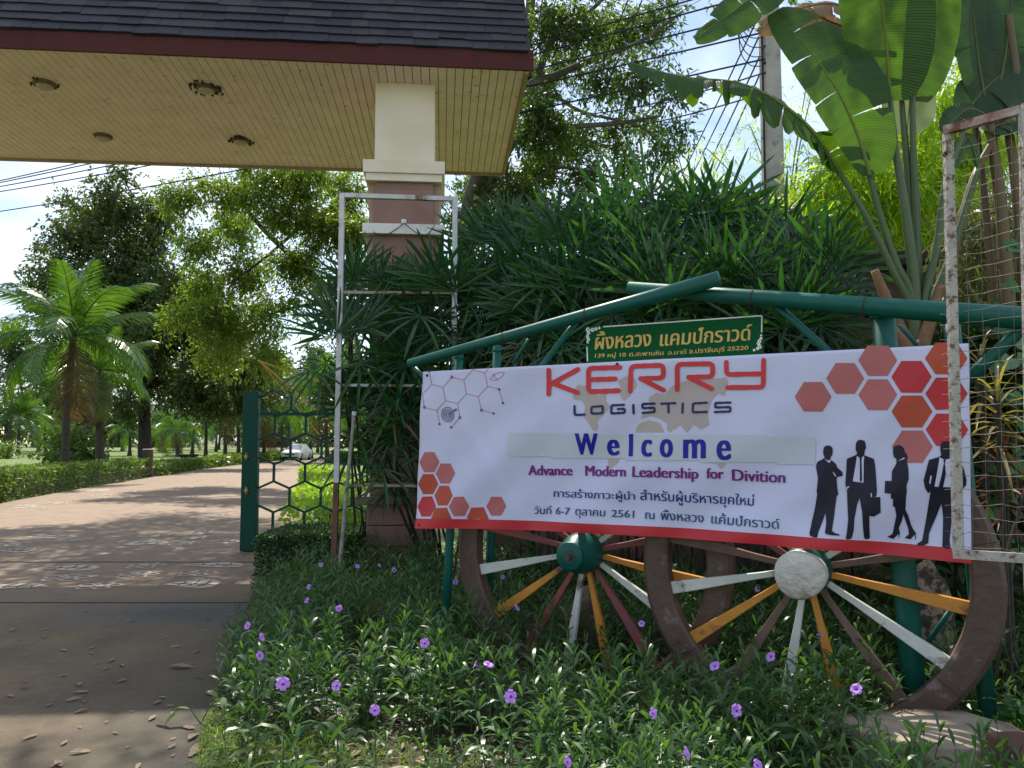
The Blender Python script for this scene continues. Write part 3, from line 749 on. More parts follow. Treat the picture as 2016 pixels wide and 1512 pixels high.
# red strip along the lower hem
mb = MB()
for i in range(NS):
    s0, s1 = i / NS, (i + 1) / NS
    for j in range(4):
        h0 = j / 60; h1 = (j + (1 if j < 3 else .75)) / 60
        mb.poly([bp(s0, h0, .003), bp(s1, h0, .003), bp(s1, h1, .003), bp(s0, h1, .003)])
obj('red_hem', mb, m_vred, bt)
def hexes(zf, lst, mat, name='hexagon_print', clip=None):
    for (cx, cy, hw, hh) in lst:
        q = [(cx - hw, cy), (cx - hw * .5, cy - hh), (cx + hw * .5, cy - hh), (cx + hw, cy), (cx + hw * .5, cy + hh), (cx - hw * .5, cy + hh)]
        if clip: 
            y = clip(cx); 
            if cy - hh < y: f = (cy - y) / hh; q[1] = (cx - hw * (1 - .5 * f), y); q[2] = (cx + hw * (1 - .5 * f), y)
        obj(name, scan_fill([zf(q)], bpx, .0013, 2.0), mat, bt)
clipf = lambda cx: 66 - (cx - 820) * .043
hexes(zz4, [(405, 397, 118, 95), (611, 278, 121, 99), (820, 160, 125, 101), (820, 383, 125, 100), (1042, 720, 132, 105)], m_vpink, clip=clipf)
hexes(zz4, [(1037, 268, 130, 103), (1262, 377, 136, 104), (1265, 610, 137, 105)], m_vred)
hexes(zz4, [(1040, 492, 131, 103), (1260, 150, 137, 102)], m_vor, clip=clipf)
hexes(zz2, [(183, 885, 80, 80), (310, 977, 77, 80), (430, 1247, 77, 80), (712, 1253, 80, 80)], m_vpink)
hexes(zz2, [(165, 1240, 80, 80)], m_vred); hexes(zz2, [(173, 1060, 80, 80), (302, 1155, 78, 80)], m_vor)
for q in ([(240, 1253), (338, 1253), (374, 1350), (206, 1350)], [(520, 1260), (612, 1260), (654, 1365), (478, 1355)]):
    obj('hexagon_print', scan_fill([zz2(q)], bpx, .0012, 2.0), m_vor, bt)
# logo lettering, drawn as strokes
kerry = [[(277, 130), (275, 287)], [(472, 125), (300, 215), (345, 195)], [(277, 232), (300, 215), (470, 278)],
         rounded([(752, 112), (543, 118), (542, 272), (745, 265)], 26), [(555, 192), (722, 187)],
         [(823, 268), (825, 180)] + rounded([(825, 180), (826, 105), (1042, 98), (1042, 182), (893, 186), ], 30) + [(893, 186), (1040, 262)],
         [(1130, 257), (1132, 170)] + rounded([(1132, 170), (1133, 92), (1364, 86), (1364, 172), (1205, 176)], 30) + [(1205, 176), (1358, 252)],
         rounded([(1454, 78), (1456, 158), (1698, 153)], 26), rounded([(1701, 64), (1698, 242), (1464, 244)], 28)]
for a_, b_ in ((0, 3), (3, 5), (5, 6), (6, 7), (7, 9)): obj('logo_letter', scan_fill(stroke_loops([zz3(p) for p in kerry[a_:b_]], 9.4), bpx, .0030, .7), m_vlogo, bt)
logi = [rounded([(450, 367), (452, 425), (518, 423)], 10), rounded([(605, 370), (565, 371), (564, 417), (640, 414), (641, 366), (603, 369)], 12), rounded([(782, 359), (700, 362), (697, 416), (786, 411), (786, 385), (742, 387)], 10),
        [(843, 360), (843, 415)], rounded([(980, 350), (902, 353), (902, 381), (979, 377), (979, 406), (902, 411)], 9), [(1025, 351), (1116, 347)], [(1071, 350), (1072, 408)], [(1166, 349), (1165, 410)],
        rounded([(1326, 344), (1234, 349), (1233, 408), (1326, 405)], 12), rounded([(1482, 343), (1382, 346), (1382, 376), (1481, 373), (1481, 402), (1380, 406)], 9)]
for a_, b_ in ((0, 1), (1, 2), (2, 3), (3, 4), (4, 5), (5, 7), (7, 8), (8, 9), (9, 10)): obj('logo_letter', scan_fill(stroke_loops([zz3(p) for p in logi[a_:b_]], 4.6), bpx, .0030, .6), m_vnavy, bt)
# faint world map
land = [[(470, 225), (540, 235), (600, 300), (660, 280), (660, 330), (690, 370), (640, 430), (600, 470), (612, 505), (590, 535), (570, 520), (540, 470), (510, 440), (520, 370), (500, 330), (440, 320), (440, 270)],
        [(735, 200), (800, 165), (850, 180), (868, 230), (820, 300), (780, 332), (755, 300), (762, 250)],
        [(850, 540), (862, 500), (885, 478), (940, 460), (985, 470), (1015, 478), (1045, 540)],
        [(888, 452), (900, 420), (945, 400), (945, 310), (990, 278), (1050, 292), (1100, 230), (1200, 195), (1380, 185), (1455, 178), (1468, 215), (1440, 300), (1400, 280), (1362, 320), (1345, 370), (1330, 430), (1342, 490), (1290, 520), (1240, 490), (1195, 542), (1150, 490), (1110, 522), (1060, 480), (1010, 448), (950, 430)],
        [(1065, 485), (1105, 510), (1085, 540), (1060, 520)],
        [(665, 700), (748, 700), (740, 740), (700, 775), (680, 792), (668, 750)], [(960, 700), (1000, 700), (980, 728)], [(1315, 742), (1460, 735), (1445, 770), (1420, 788), (1395, 752)]]
for p in land: obj('continent_print', scan_fill([orient(zz3(p))], bpx, .0010, 1.2), m_vmap, bt)
obj('pale_tape', scan_fill([[(1001, 852), (1608, 859), (1606, 915), (1001, 899)]], bpx, .0020, 4), m_tape, bt)
mb = MB()
for ch, x0, x1, top, base in (('W', 452, 606, 548, 690), ('e', 662, 746, 590, 695), ('l', 808, 837, 552, 702), ('c', 893, 966, 590, 702), ('o', 1018, 1106, 586, 706), ('m', 1172, 1323, 588, 715), ('e', 1393, 1491, 594, 724)):
    (pa,), (pb,) = zz3([(x0, base)]), zz3([(x1, base)])
    bd = {'W': 2.0, 'l': 0.2}.get(ch, 2.4)
    pa2 = (pa[0] + bd, pa[1]); pb2 = (pb[0] - bd, pb[1] + .01)
    m2 = put_text(ch, pa2, pb2, (base - top) / 3.36, bpx, .0034, bd, .5); k = len(mb.v); mb.v += m2.v; mb.f += [tuple(i + k for i in f) for f in m2.f]
obj('heading_lettering', mb, m_vblue, bt)
def line_text(words, mat, bold, zf=zz3, sc=3.36, lift=.0030, name='line_lettering'):
    mb = MB()
    for body, x0, b0, x1, b1, hz in words:
        (pa,), (pb,) = zf([(x0, b0)]), zf([(x1, b1)])
        m2 = put_text(body, (pa[0] + bold, pa[1]), (pb[0] - bold, pb[1]), hz / sc, bpx, lift, bold, .5); k = len(mb.v); mb.v += m2.v; mb.f += [tuple(i + k for i in f) for f in m2.f]
    return obj(name, mb, mat, bt)
line_text([('Advance', 135, 830, 432, 832, 68), ('Modern', 515, 836, 796, 840, 70), ('Leadership', 838, 842, 1276, 854, 72), ('for', 1326, 852, 1442, 856, 72), ('Divition', 1494, 868, 1844, 882, 78)], m_vpurple, 1.0)
line_text([('การสร้างภาวะผู้นำ', 303, 982, 854, 1003, 62), ('สำหรับผู้บริหารยุคใหม่', 888, 1004, 1637, 1042, 80)], m_vnavytext, .35)
line_text([('วันที่', 176, 1103, 290, 1106, 62), ('6-7', 322, 1106, 423, 1110, 50), ('ตุลาคม', 462, 1112, 664, 1122, 44), ('2561', 703, 1126, 849, 1134, 52), ('ณ', 918, 1140, 983, 1145, 46), ('พึ้งหลวง', 1023, 1149, 1305, 1168, 78), ('แค้มป์กราวด์', 1355, 1172, 1813, 1204, 80)], m_vteal, .35)
# four business silhouettes
men = [
 ([(468, 755), (472, 725), (490, 713), (512, 713), (528, 727), (531, 750), (527, 775), (515, 795), (517, 808), (535, 817), (552, 835), (562, 860), (592, 885), (597, 905), (590, 915), (562, 920), (556, 935), (560, 985), (567, 1040), (557, 1045), (548, 1120), (540, 1200), (530, 1280), (545, 1295), (582, 1308), (575, 1316), (520, 1312), (488, 1302), (487, 1290), (492, 1230), (486, 1160), (470, 1215), (445, 1290), (438, 1330), (420, 1330), (392, 1318), (388, 1300), (400, 1220), (418, 1130), (432, 1035), (428, 1020), (437, 930), (428, 880), (422, 850), (432, 820), (470, 800), (478, 790), (470, 775)],
  [[(478, 797), (500, 814), (514, 806), (520, 818), (505, 826), (486, 808)], [(530, 883), (546, 900), (556, 925), (540, 906)]], None),
 ([(680, 700), (690, 680), (712, 675), (735, 682), (743, 705), (745, 730), (738, 740), (735, 765), (732, 775), (795, 800), (803, 840), (810, 920), (816, 1010), (812, 1045), (800, 1052), (838, 1052), (840, 1155), (795, 1183), (768, 1178), (768, 1262), (770, 1330), (755, 1340), (735, 1335), (728, 1275), (722, 1160), (705, 1060), (690, 1100), (672, 1200), (668, 1280), (655, 1335), (630, 1343), (618, 1335), (625, 1290), (632, 1200), (625, 1080), (622, 1000), (612, 970), (618, 870), (622, 800), (680, 775), (688, 765), (678, 738)],
  [[(686, 782), (680, 830), (660, 948), (728, 958), (730, 830), (733, 780), (710, 797)], [(775, 1030), (780, 1022), (786, 1048), (778, 1052)], [(622, 985), (640, 980), (624, 1003)]], [(702, 793), (718, 793), (716, 810), (720, 940), (712, 957), (705, 940), (706, 810)]),
 ([(918, 730), (935, 712), (965, 710), (988, 728), (995, 755), (1008, 770), (1014, 790), (1008, 812), (1018, 870), (1020, 930), (1005, 975), (1008, 1010), (1002, 1060), (1000, 1115), (998, 1135), (1015, 1170), (1035, 1240), (1050, 1270), (1065, 1290), (1064, 1335), (1060, 1335), (1058, 1300), (1030, 1335), (992, 1325), (1020, 1300), (1015, 1260), (985, 1165), (975, 1210), (955, 1260), (962, 1290), (956, 1338), (952, 1300), (920, 1335), (880, 1322), (915, 1300), (925, 1250), (940, 1170), (930, 1115), (918, 1113), (920, 1065), (905, 1060), (905, 1028), (865, 1025), (868, 945), (910, 945), (912, 880), (940, 830), (940, 800), (925, 790), (918, 765)],
  [[(950, 815), (985, 792), (998, 796), (972, 806)]], None),
 ([(1222, 710), (1235, 687), (1262, 682), (1288, 692), (1293, 720), (1290, 750), (1280, 785), (1300, 793), (1355, 820), (1375, 870), (1392, 940), (1388, 970), (1360, 1000), (1312, 1010), (1308, 1110), (1290, 1250), (1282, 1330), (1288, 1385), (1262, 1388), (1235, 1375), (1238, 1300), (1240, 1180), (1230, 1090), (1200, 1170), (1150, 1290), (1145, 1355), (1110, 1375), (1072, 1375), (1075, 1360), (1105, 1340), (1120, 1260), (1140, 1140), (1160, 1010), (1145, 1025), (1125, 990), (1115, 940), (1135, 860), (1150, 805), (1215, 785), (1228, 775), (1222, 745)],
  [[(1217, 788), (1205, 870), (1185, 980), (1307, 985), (1302, 880), (1295, 793), (1250, 805)], [(1160, 905), (1168, 912), (1158, 965), (1150, 955)]], [(1242, 805), (1257, 805), (1252, 825), (1258, 900), (1240, 984), (1210, 984), (1232, 900), (1245, 825)])]
for k, (body, whites, tie) in enumerate(men):
    obj('silhouette_print', scan_fill([orient(zz4(body))], bpx, .0018, .8), m_vblack, bt)
    for q in whites: obj('shirt_print', scan_fill([orient(zz4(q))], bpx, .0026, .6), m_vinyl, bt)
    if tie: obj('tie_print', scan_fill([orient(zz4(tie))], bpx, .0034, .6), m_vblack, bt)
# molecule line drawing, target and rocket
ed = [((183, 165), (205, 268)), ((205, 268), (128, 345)), ((128, 345), (150, 450)), ((150, 450), (247, 475)), ((247, 475), (317, 397)), ((317, 397), (297, 293)), ((297, 293), (205, 268)), ((297, 293), (365, 210)), ((365, 210), (460, 235)), ((460, 235), (480, 343)), ((480, 343), (410, 420)), ((410, 420), (317, 397)), ((410, 420), (430, 530)), ((430, 530), (358, 608)), ((247, 475), (265, 583)), ((460, 235), (530, 152)), ((530, 152), (627, 177)), ((627, 177), (652, 283)), ((652, 283), (575, 365)), ((575, 365), (480, 343)), ((627, 177), (668, 135)), ((530, 152), (526, 140)), ((652, 283), (743, 307)), ((743, 307), (768, 415)), ((575, 365), (600, 472)), ((600, 472), (693, 498))]
rk = [[(788, 176), (770, 205), (740, 228), (720, 222), (703, 208), (712, 190), (745, 173), (788, 176)], [(690, 205), (670, 225), (695, 232), (712, 240), (735, 230)], [(710, 188), (690, 193), (705, 207)]]
obj('molecule_print', scan_fill(stroke_loops([zz2(q) for q in ed + rk], 1.0), bpx, .0014, .45), m_vthin, bt)
for x, y in ((183, 165), (265, 583), (358, 608), (768, 415), (693, 498)): obj('node_print', scan_fill([orient(zz2([(x + 9 * math.cos(k * .52), y + 9 * math.sin(k * .52)) for k in range(12)]))], bpx, .0022, .5), m_vteal, bt)
circ = lambda x, y, r: [(x + r * math.cos(k * math.pi / 12), y + r * 1.15 * math.sin(k * math.pi / 12)) for k in range(25)]
obj('target_print', scan_fill(stroke_loops([zz2(circ(333, 507, r)) for r in (50, 37, 25, 13)] + [zz2([(333, 507), (385, 477), (400, 467)]), zz2([(385, 470), (405, 462)]), zz2([(388, 480), (408, 470)])] + [zz2(circ(x, y, 8)) for x, y in ((365, 210), (150, 450), (430, 530), (743, 307), (600, 472))], 1.1), bpx, .0022, .45), m_vnavy, bt)
for s_, t_ in ((.012, .975), (.985, .975), (.012, .022), (.985, .025), (.44, .985)):
    mb = MB(); c = bp(s_, t_, .001); mb.rings([[c + (e_ * math.cos(k * .524) + up * math.sin(k * .524)) * r + bn * o for k in range(12)] for r, o in ((.011, 0), (.011, .003), (.004, .003))]); obj('eyelet', mb, m_dark, bt)

# ------------------------------------------------------------------ green name board above the banner
m_board = M('board_green', (.002, .085, .026), .6, (.002, .075, .022), 2, spec=.1)
m_gold = M('gold_lettering', (.62, .42, .09), .5, (.52, .36, .08), 8)
gs = [plane_at(1155, 745, -.30), plane_at(1502, 735, -.30), plane_at(1502, 622, -.30), plane_at(1153, 643, -.30)]
gb = thing('name_board', 'green sign board with gold Thai lettering above the banner', 'sign', gs[0])
def gsx(u, v, lift): return plane_at(u, v, -.30 + lift)
mb = MB(); mb.prism(gs, bn * -.02); obj('board', mb, m_board, gb)
def zz5(pts): return [(1130 + x / 5.17, 610 + y / 5.17) for x, y in pts]
fl = [[(300, 172), (1905, 60)], [(1912, 65), (1910, 225)], [(132, 380), (138, 520)]]
obj('border_line', scan_fill(stroke_loops([zz5(q) for q in fl], 2.4), gsx, .003, .6), m_white, gb)
orn = []
for (cx, cy, r) in ((145, 205, 24), (190, 205, 20), (150, 235, 18), (140, 270, 16), (148, 300, 18), (140, 330, 10), (225, 195, 16), (258, 185, 12), (1890, 320, 20), (1905, 290, 14), (1880, 345, 18), (1893, 375, 22), (1870, 395, 16), (1905, 260, 8), (1835, 410, 12)):
    orn.append(zz5([(cx + r * (.35 + .65 * k / 14) * math.cos(k * .8), cy + r * (.35 + .65 * k / 14) * math.sin(k * .8)) for k in range(15)]))
for q in (orn[:8], orn[8:]): obj('scroll_ornament', scan_fill(stroke_loops(q, 1.5), gsx, .004, .5), m_white, gb)
mb = MB()
for body, x0, b0, x1, b1, hz in (('ผึ้งหลวง', 212, 405, 780, 368, 186), ('แคมป์กราวด์', 872, 368, 1800, 308, 160)):
    (pa,), (pb,) = zz5([(x0, b0)]), zz5([(x1, b1)]); m2 = put_text(body, (pa[0] + .5, pa[1]), (pb[0] - .5, pb[1]), hz / 5.17, gsx, .004, .8, .5, .08); k = len(mb.v); mb.v += m2.v; mb.f += [tuple(i + k for i in f) for f in m2.f]
obj('gold_lettering', mb, m_gold, gb)
mb = MB()
for body, x0, b0, x1, b1, hz in (('139 หมู่ 10', 213, 487, 525, 475, 48), ('ต.สะพานหิน', 560, 474, 910, 458, 44), ('อ.นาดี', 955, 457, 1140, 446, 46), ('จ.ปราจีนบุรี', 1170, 446, 1530, 422, 52), ('25220', 1560, 416, 1772, 404, 40)):
    (pa,), (pb,) = zz5([(x0, b0)]), zz5([(x1, b1)]); m2 = put_text(body, pa, pb, hz / 5.17, gsx, .004, .25, .4, .1); k = len(mb.v); mb.v += m2.v; mb.f += [tuple(i + k for i in f) for f in m2.f]
obj('gold_lettering', mb, m_gold, gb)
mb = MB()
for q in ((1318, 632, 1318, 560), (1502, 622, 1502, 585)): mb.tube([plane_at(q[0], q[1], -.29), plane_at(q[2], q[3], -.2)], .004, 5)
obj('hanging_wire', mb, m_dark, gb)

# ------------------------------------------------------------------ rusty mesh frame close by
m_rwhite = M('rust_flecked_white', (.46, .43, .39), .75, (.36, .32, .28), 14, dirt=(.13, .065, .04), dscale=34, dlo=.52, dhi=.64, bump=.35, bscale=60)
m_rbar = M('rust_red_bar', (.32, .17, .14), .8, (.5, .44, .4), 22, dirt=(.16, .06, .04), dscale=14, dlo=.45, dhi=.6, bump=.3)
m_wire = M('old_wire', (.12, .09, .07), .6, (.2, .18, .15), 40, metal=.4)
YR = 3.25
mf = thing('mesh_frame', 'rusty white iron frame filled with wire mesh, overlapping the end of the banner', 'mesh frame', at(1888, 1088, YR))
t0, b0 = at(1866, 262, YR), at(1887, 1090, YR); t1, b1 = at(2017, 215, YR - .22), at(2034, 1100, YR - .22)
s = MB(); s.bar(b0, t0, .036, .026); obj('post', s, m_rwhite, mf)
s = MB(); s.bar(t0 + V((-.015, 0, .01)), t1, .03, .036); obj('top_bar', s, m_rbar, mf)
s = MB(); s.bar(b0 + V((-.018, 0, 0)), b1, .03, .036); obj('bottom_bar', s, m_rwhite, mf)
s = MB(); s.bar(b1 - V((0, 0, .02)), t1 + V((0, 0, .02)), .036, .026); obj('post', s, m_rwhite, mf)
s = MB()
nh = 31
for k in range(nh):
    f = (k + .5) / nh; a = b0.lerp(t0, f); b = b1.lerp(t1, f); a = a + (a - b).normalized() * .05
    q = [a.lerp(b, j / 6) + V((0, 0, rng.gauss(0, .004))) for j in range(7)]; s.tube(q, .0010, 4, False)
for f in (.22, .42, .62, .82):
    q = [b0.lerp(b1, f).lerp(t0.lerp(t1, f), j / 14) + V((rng.gauss(0, .003), 0, 0)) for j in range(15)]; s.tube(q, .0010, 4, False)
obj('wire_mesh', s, m_wire, mf)
s = MB(); c = at(1860, 304, YR - .03); s.rings([[c + V((math.cos(k * .52) * r, o, math.sin(k * .52) * r)) for k in range(12)] for r, o in ((.012, 0), (.012, -.01), (.006, -.01), (.006, 0))]); obj('frame_ring', s, m_rust, mf)
s = MB(); s.bar(b1, V((b1.x, b1.y, -.1)), .05); obj('leg', s, m_rwhite, mf)
# ------------------------------------------------------------------ foliage tools
def unit(a): return a / np.maximum(np.linalg.norm(a, axis=-1, keepdims=True), 1e-9)
def pattern_mesh(name, vs, pat, off=(0, 0, 0), smooth=False):
    vs = np.asarray(vs, dtype=np.float32); n, m, _ = vs.shape
    m_ = bpy.data.meshes.new(name); flat = (vs.reshape(-1, 3) - np.array(off, dtype=np.float32))
    m_.vertices.add(n * m); m_.vertices.foreach_set('co', flat.ravel())
    pl = np.array([i for f in pat for i in f], dtype=np.int32); ln = np.array([len(f) for f in pat], dtype=np.int32)
    loops = (pl[None] + (np.arange(n) * m)[:, None]).astype(np.int32).ravel()
    tot = np.tile(ln, n); start = np.concatenate([[0], np.cumsum(tot)[:-1]]).astype(np.int32)
    m_.loops.add(len(loops)); m_.loops.foreach_set('vertex_index', loops)
    m_.polygons.add(len(tot)); m_.polygons.foreach_set('loop_start', start)
    m_.update(calc_edges=True)
    if smooth: m_.polygons.foreach_set('use_smooth', np.ones(len(tot), dtype=bool))
    return m_
KITE = [(0, 1, 2, 3)]
LEAF6 = [(0, 1, 2), (1, 3, 4, 2), (3, 5, 4)]
def kites(P, D, Ln, Wd, droop=.15):
    n = len(P); S = unit(np.cross(D, unit(nr.normal(size=(n, 3)))))
    Ln = np.broadcast_to(np.asarray(Ln, float).reshape(-1, 1), (n, 1)); Wd = np.broadcast_to(np.asarray(Wd, float).reshape(-1, 1), (n, 1))
    mid = P + D * Ln * .45; tip = P + D * Ln; tip = tip - np.array([0, 0, 1]) * Ln * droop
    return np.stack([P, mid + S * Wd / 2, tip, mid - S * Wd / 2], 1)
def leaf6(P, D, Ln, Wd, droop=.3, flat=.6):
    n = len(P); upv = np.tile([0., 0, 1.], (n, 1)) * flat + nr.normal(size=(n, 3)) * (1 - flat)
    S = unit(np.cross(D, upv)); Ln = np.asarray(Ln, float).reshape(-1, 1); Wd = np.asarray(Wd, float).reshape(-1, 1)
    z = np.array([0, 0, 1.])
    a = P + D * Ln * .3 - z * Ln * droop * .06; b = P + D * Ln * .65 - z * Ln * droop * .35; t = P + D * Ln * .97 - z * Ln * droop * .9
    return np.stack([P, a + S * Wd * .48, a - S * Wd * .48, b + S * Wd * .42, b - S * Wd * .42, t], 1)
def addmesh(name, me, mat, parent=None, loc=None):
    me.materials.append(mat); o = bpy.data.objects.new(name, me); COL.objects.link(o)
    if parent: o.parent = parent
    elif loc is not None: o.location = loc
    OFF[o] = OFF[parent] if parent else V(loc if loc is not None else (0, 0, 0))
    return o
def crown_pts(clumps, ntw, per, tw, droop=.25, spread=.8, shell=.5):
    c = np.array([list(q[0]) for q in clumps]); r = np.array([q[1] for q in clumps], float)
    wt = np.array([(q[2] if len(q) > 2 else 1.0) * (q[1][0] * q[1][2]) for q in clumps]); wt /= wt.sum()
    k = nr.choice(len(clumps), ntw, p=wt)
    d = unit(nr.normal(size=(ntw, 3))); rad = nr.random(ntw) ** shell
    p = c[k] + d * r[k] * rad[:, None]
    td = unit(d * .7 + nr.normal(size=(ntw, 3)) * .6 - np.array([0, 0, droop]))
    L_ = tw * (.5 + nr.random(ntw))
    t = nr.random((ntw, per))
    P = p[:, None] + td[:, None] * (t * L_[:, None])[..., None] - np.array([0, 0, 1]) * (t ** 2 * L_[:, None] * droop * .6)[..., None]
    D = unit(td[:, None] * .6 + nr.normal(size=(ntw, per, 3)) * spread - np.array([0, 0, droop]))
    return P.reshape(-1, 3), D.reshape(-1, 3), p, td, L_
def make_tree(name, label, group, trunk, trad, limbs, clumps, ntw, per, Ln, Wd, tw, mat, bark, droop=.25, twigs=0, shell=.5, cat='tree', clump=0):
    base = V(trunk[0]); t = thing(name, label, cat, base, group)
    mb = MB(); tp = smooth_path(trunk, 5); n = len(tp)
    mb.tube(tp, [trad * (1.25 if k == 0 else 1) * (1 - .6 * k / n) for k in range(n)], 10)
    for lb, r0 in limbs:
        lp = smooth_path(lb, 5); n = len(lp); mb.tube(lp, [r0 * (1 - .85 * k / n) for k in range(n)], 7)
    if clump: clumps = clumpy(clumps, clump)
    P, D, tp_, td_, tl_ = crown_pts(clumps, ntw, per, tw, droop, shell=shell)
    for k in range(min(twigs, len(tp_))):
        a = V(tp_[k]); b = a + V(td_[k]) * tl_[k]; c = a - V(td_[k]) * tl_[k] * 1.2 + V((0, 0, -.1)); mb.tube([c, a, b], [tw * .022, tw * .014, tw * .004], 4, False)
    obj('trunk', mb, bark, t, smooth=True)
    n = len(P); vs = kites(P, D, Ln * (.6 + .8 * nr.random(n)), Wd * (.7 + .6 * nr.random(n)))
    addmesh('crown', pattern_mesh('crown', vs, KITE, base), mat, t)
    return t
def clumpy(cl, n=6, f=.46):
    out = []
    for q in cl:
        c, r = q[0], q[1]
        for _ in range(n):
            d = V((rng.gauss(0, 1), rng.gauss(0, 1), rng.gauss(0, 1))).normalized() * rng.random() ** .4 * .85; k = f * rng.uniform(.7, 1.3)
            out.append((c + V((d.x * r[0], d.y * r[1], d.z * r[2])), (r[0] * k, r[1] * k, r[2] * k * .8), q[2] if len(q) > 2 else 1))
    return out
def pxclumps(lst, y, jit=.6, depth=1.0, flat=.85):
    out = []
    for q in lst:
        u, v, r = q[:3]; m = r * y / F * 1.02; out.append((at(u, v, y + rng.uniform(-jit, jit)), (m, m * depth, m * flat), q[3] if len(q) > 3 else 1))
    return out
def ground_z(p): return gz(p.x, p.y)
def on_ground(u, y): p = at(u, 900, y); return V((p.x, y, gz(p.x, y)))

# ------------------------------------------------------------------ big trees
YA = 48
make_tree('dark_tree', 'tall dark green tree with twin pointed tops behind the nearest coconut palm', 'large trees by the drive',
    [on_ground(286, YA), at(284, 800, YA), at(278, 640, YA), at(255, 500, YA)], .43,
    [([at(280, 720, YA), at(200, 600, YA), at(160, 450, YA)], .2), ([at(280, 740, YA), at(340, 660, YA), at(380, 600, YA)], .2), ([at(278, 660, YA), at(310, 520, YA), at(330, 430, YA)], .16), ([at(282, 780, YA), at(190, 690, YA), at(110, 600, YA)], .16)],
    pxclumps([(140, 400, 26), (140, 465, 55), (203, 365, 24), (200, 440, 60), (243, 345, 18), (245, 415, 50), (115, 545, 48), (200, 540, 80), (290, 470, 60), (300, 560, 80), (250, 640, 80), (330, 650, 70), (180, 640, 60), (330, 740, 66), (270, 740, 66), (395, 700, 60), (85, 490, 24, .5), (105, 620, 45), (430, 750, 50), (320, 420, 38), (350, 560, 60), (190, 730, 60), (130, 700, 50), (470, 730, 45), (75, 570, 35, .6), (400, 620, 60), (460, 660, 55), (510, 720, 45), (380, 780, 50), (440, 800, 40), (500, 780, 36), (250, 800, 30), (540, 770, 30)], YA, 2.0),
    11000, 8, .28, .13, .9, m_leafA, m_barkdark, .1, 300, clump=11)
YB = 30
make_tree('lime_tree', 'spreading lime green tree with open airy crown behind the column', 'large trees by the drive',
    [on_ground(742, YB), at(742, 760, YB), at(738, 600, YB), at(735, 450, YB), at(740, 300, YB)], .32,
    [([at(738, 640, YB), at(620, 545, YB), at(522, 455, YB), at(470, 395, YB), at(420, 370, YB)], .17), ([at(736, 520, YB), at(690, 410, YB), at(610, 435, YB), at(525, 505, YB), at(450, 560, YB)], .14),
     ([at(737, 560, YB), at(660, 470, YB), at(600, 390, YB), at(560, 330, YB)], .13), ([at(738, 620, YB), at(640, 600, YB), at(560, 610, YB), at(480, 640, YB)], .12)],
    [(V((x, y, z)), (1.5, 1.5, 1.0), .55) for x, y, z in ((-3.5, 18, 10.2), (-6, 19, 10.6), (-8.5, 20, 11), (-5, 22, 11.6), (-7.5, 23.5, 12.2), (-10.5, 21, 11.4), (-2.5, 21, 11), (-4.6, 25, 12.8), (-9.5, 25, 12.8), (-6.8, 17, 9.9), (-8, 17.5, 10), (-9.5, 18.5, 10.4), (-5.2, 16.6, 9.9), (-4.2, 20, 10.8), (-11, 19, 10.8), (-7, 21, 11.2), (-6, 18, 11.2), (-9, 22.5, 11.8))] + pxclumps([(360, 395, 40), (430, 370, 50), (510, 350, 60), (600, 350, 60), (665, 370, 60), (390, 480, 45), (470, 460, 55), (560, 430, 55), (640, 440, 60), (400, 560, 50), (490, 540, 60), (440, 640, 60), (520, 630, 50), (590, 510, 50), (530, 700, 34), (625, 560, 28, .6), (700, 450, 55), (430, 700, 45), (580, 590, 30, .6), (700, 540, 40), (680, 630, 35, .7), (350, 620, 40, .5)], YB, 2.0),
    13000, 8, .16, .068, .6, m_leafB, m_barkdark, .3, 600, clump=10)
YC = 15.5
cl = pxclumps([(1075, 45, 55), (1150, 40, 65), (1230, 60, 70), (1300, 40, 50), (1120, 130, 50), (1190, 150, 60), (1265, 140, 50), (1330, 170, 32), (1070, 240, 60, 1.5), (1130, 280, 55), (1200, 255, 50), (1270, 245, 42), (1325, 255, 30), (1060, 330, 60, 1.6), (1010, 380, 60, 1.6), (940, 370, 50), (1000, 440, 50, 1.4), (1080, 415, 45), (1150, 350, 45), (1230, 325, 40), (1295, 300, 36), (900, 420, 40), (1110, 450, 40), (1060, 150, 55, 1.5), (1050, 210, 40, 1.4), (1210, 380, 30, .7)], YC, 1.5)
for (x, y, z, r) in ((1.2, 12.5, 10.6, 1.5), (3.0, 12.0, 11.2, 1.6), (4.8, 12.5, 10.8, 1.4), (-.6, 13.6, 11.4, 1.5), (2.2, 10.2, 12.0, 1.5), (.4, 10.5, 12.8, 1.5), (5.2, 14.5, 10.8, 1.4), (1.6, 8.6, 12.6, 1.2), (-5.6, 11.9, 11.0, 1.1), (-3.6, 11.6, 11.4, 1.1), (-7.4, 12.4, 11.2, 1.0)):  # out of view; clumps over the roof are added to dapple the drive
    cl.append((V((x, y, z)), (r, r, r * .6), .22))
PC = lambda u, v, d=0: at(u, v, YC + d)
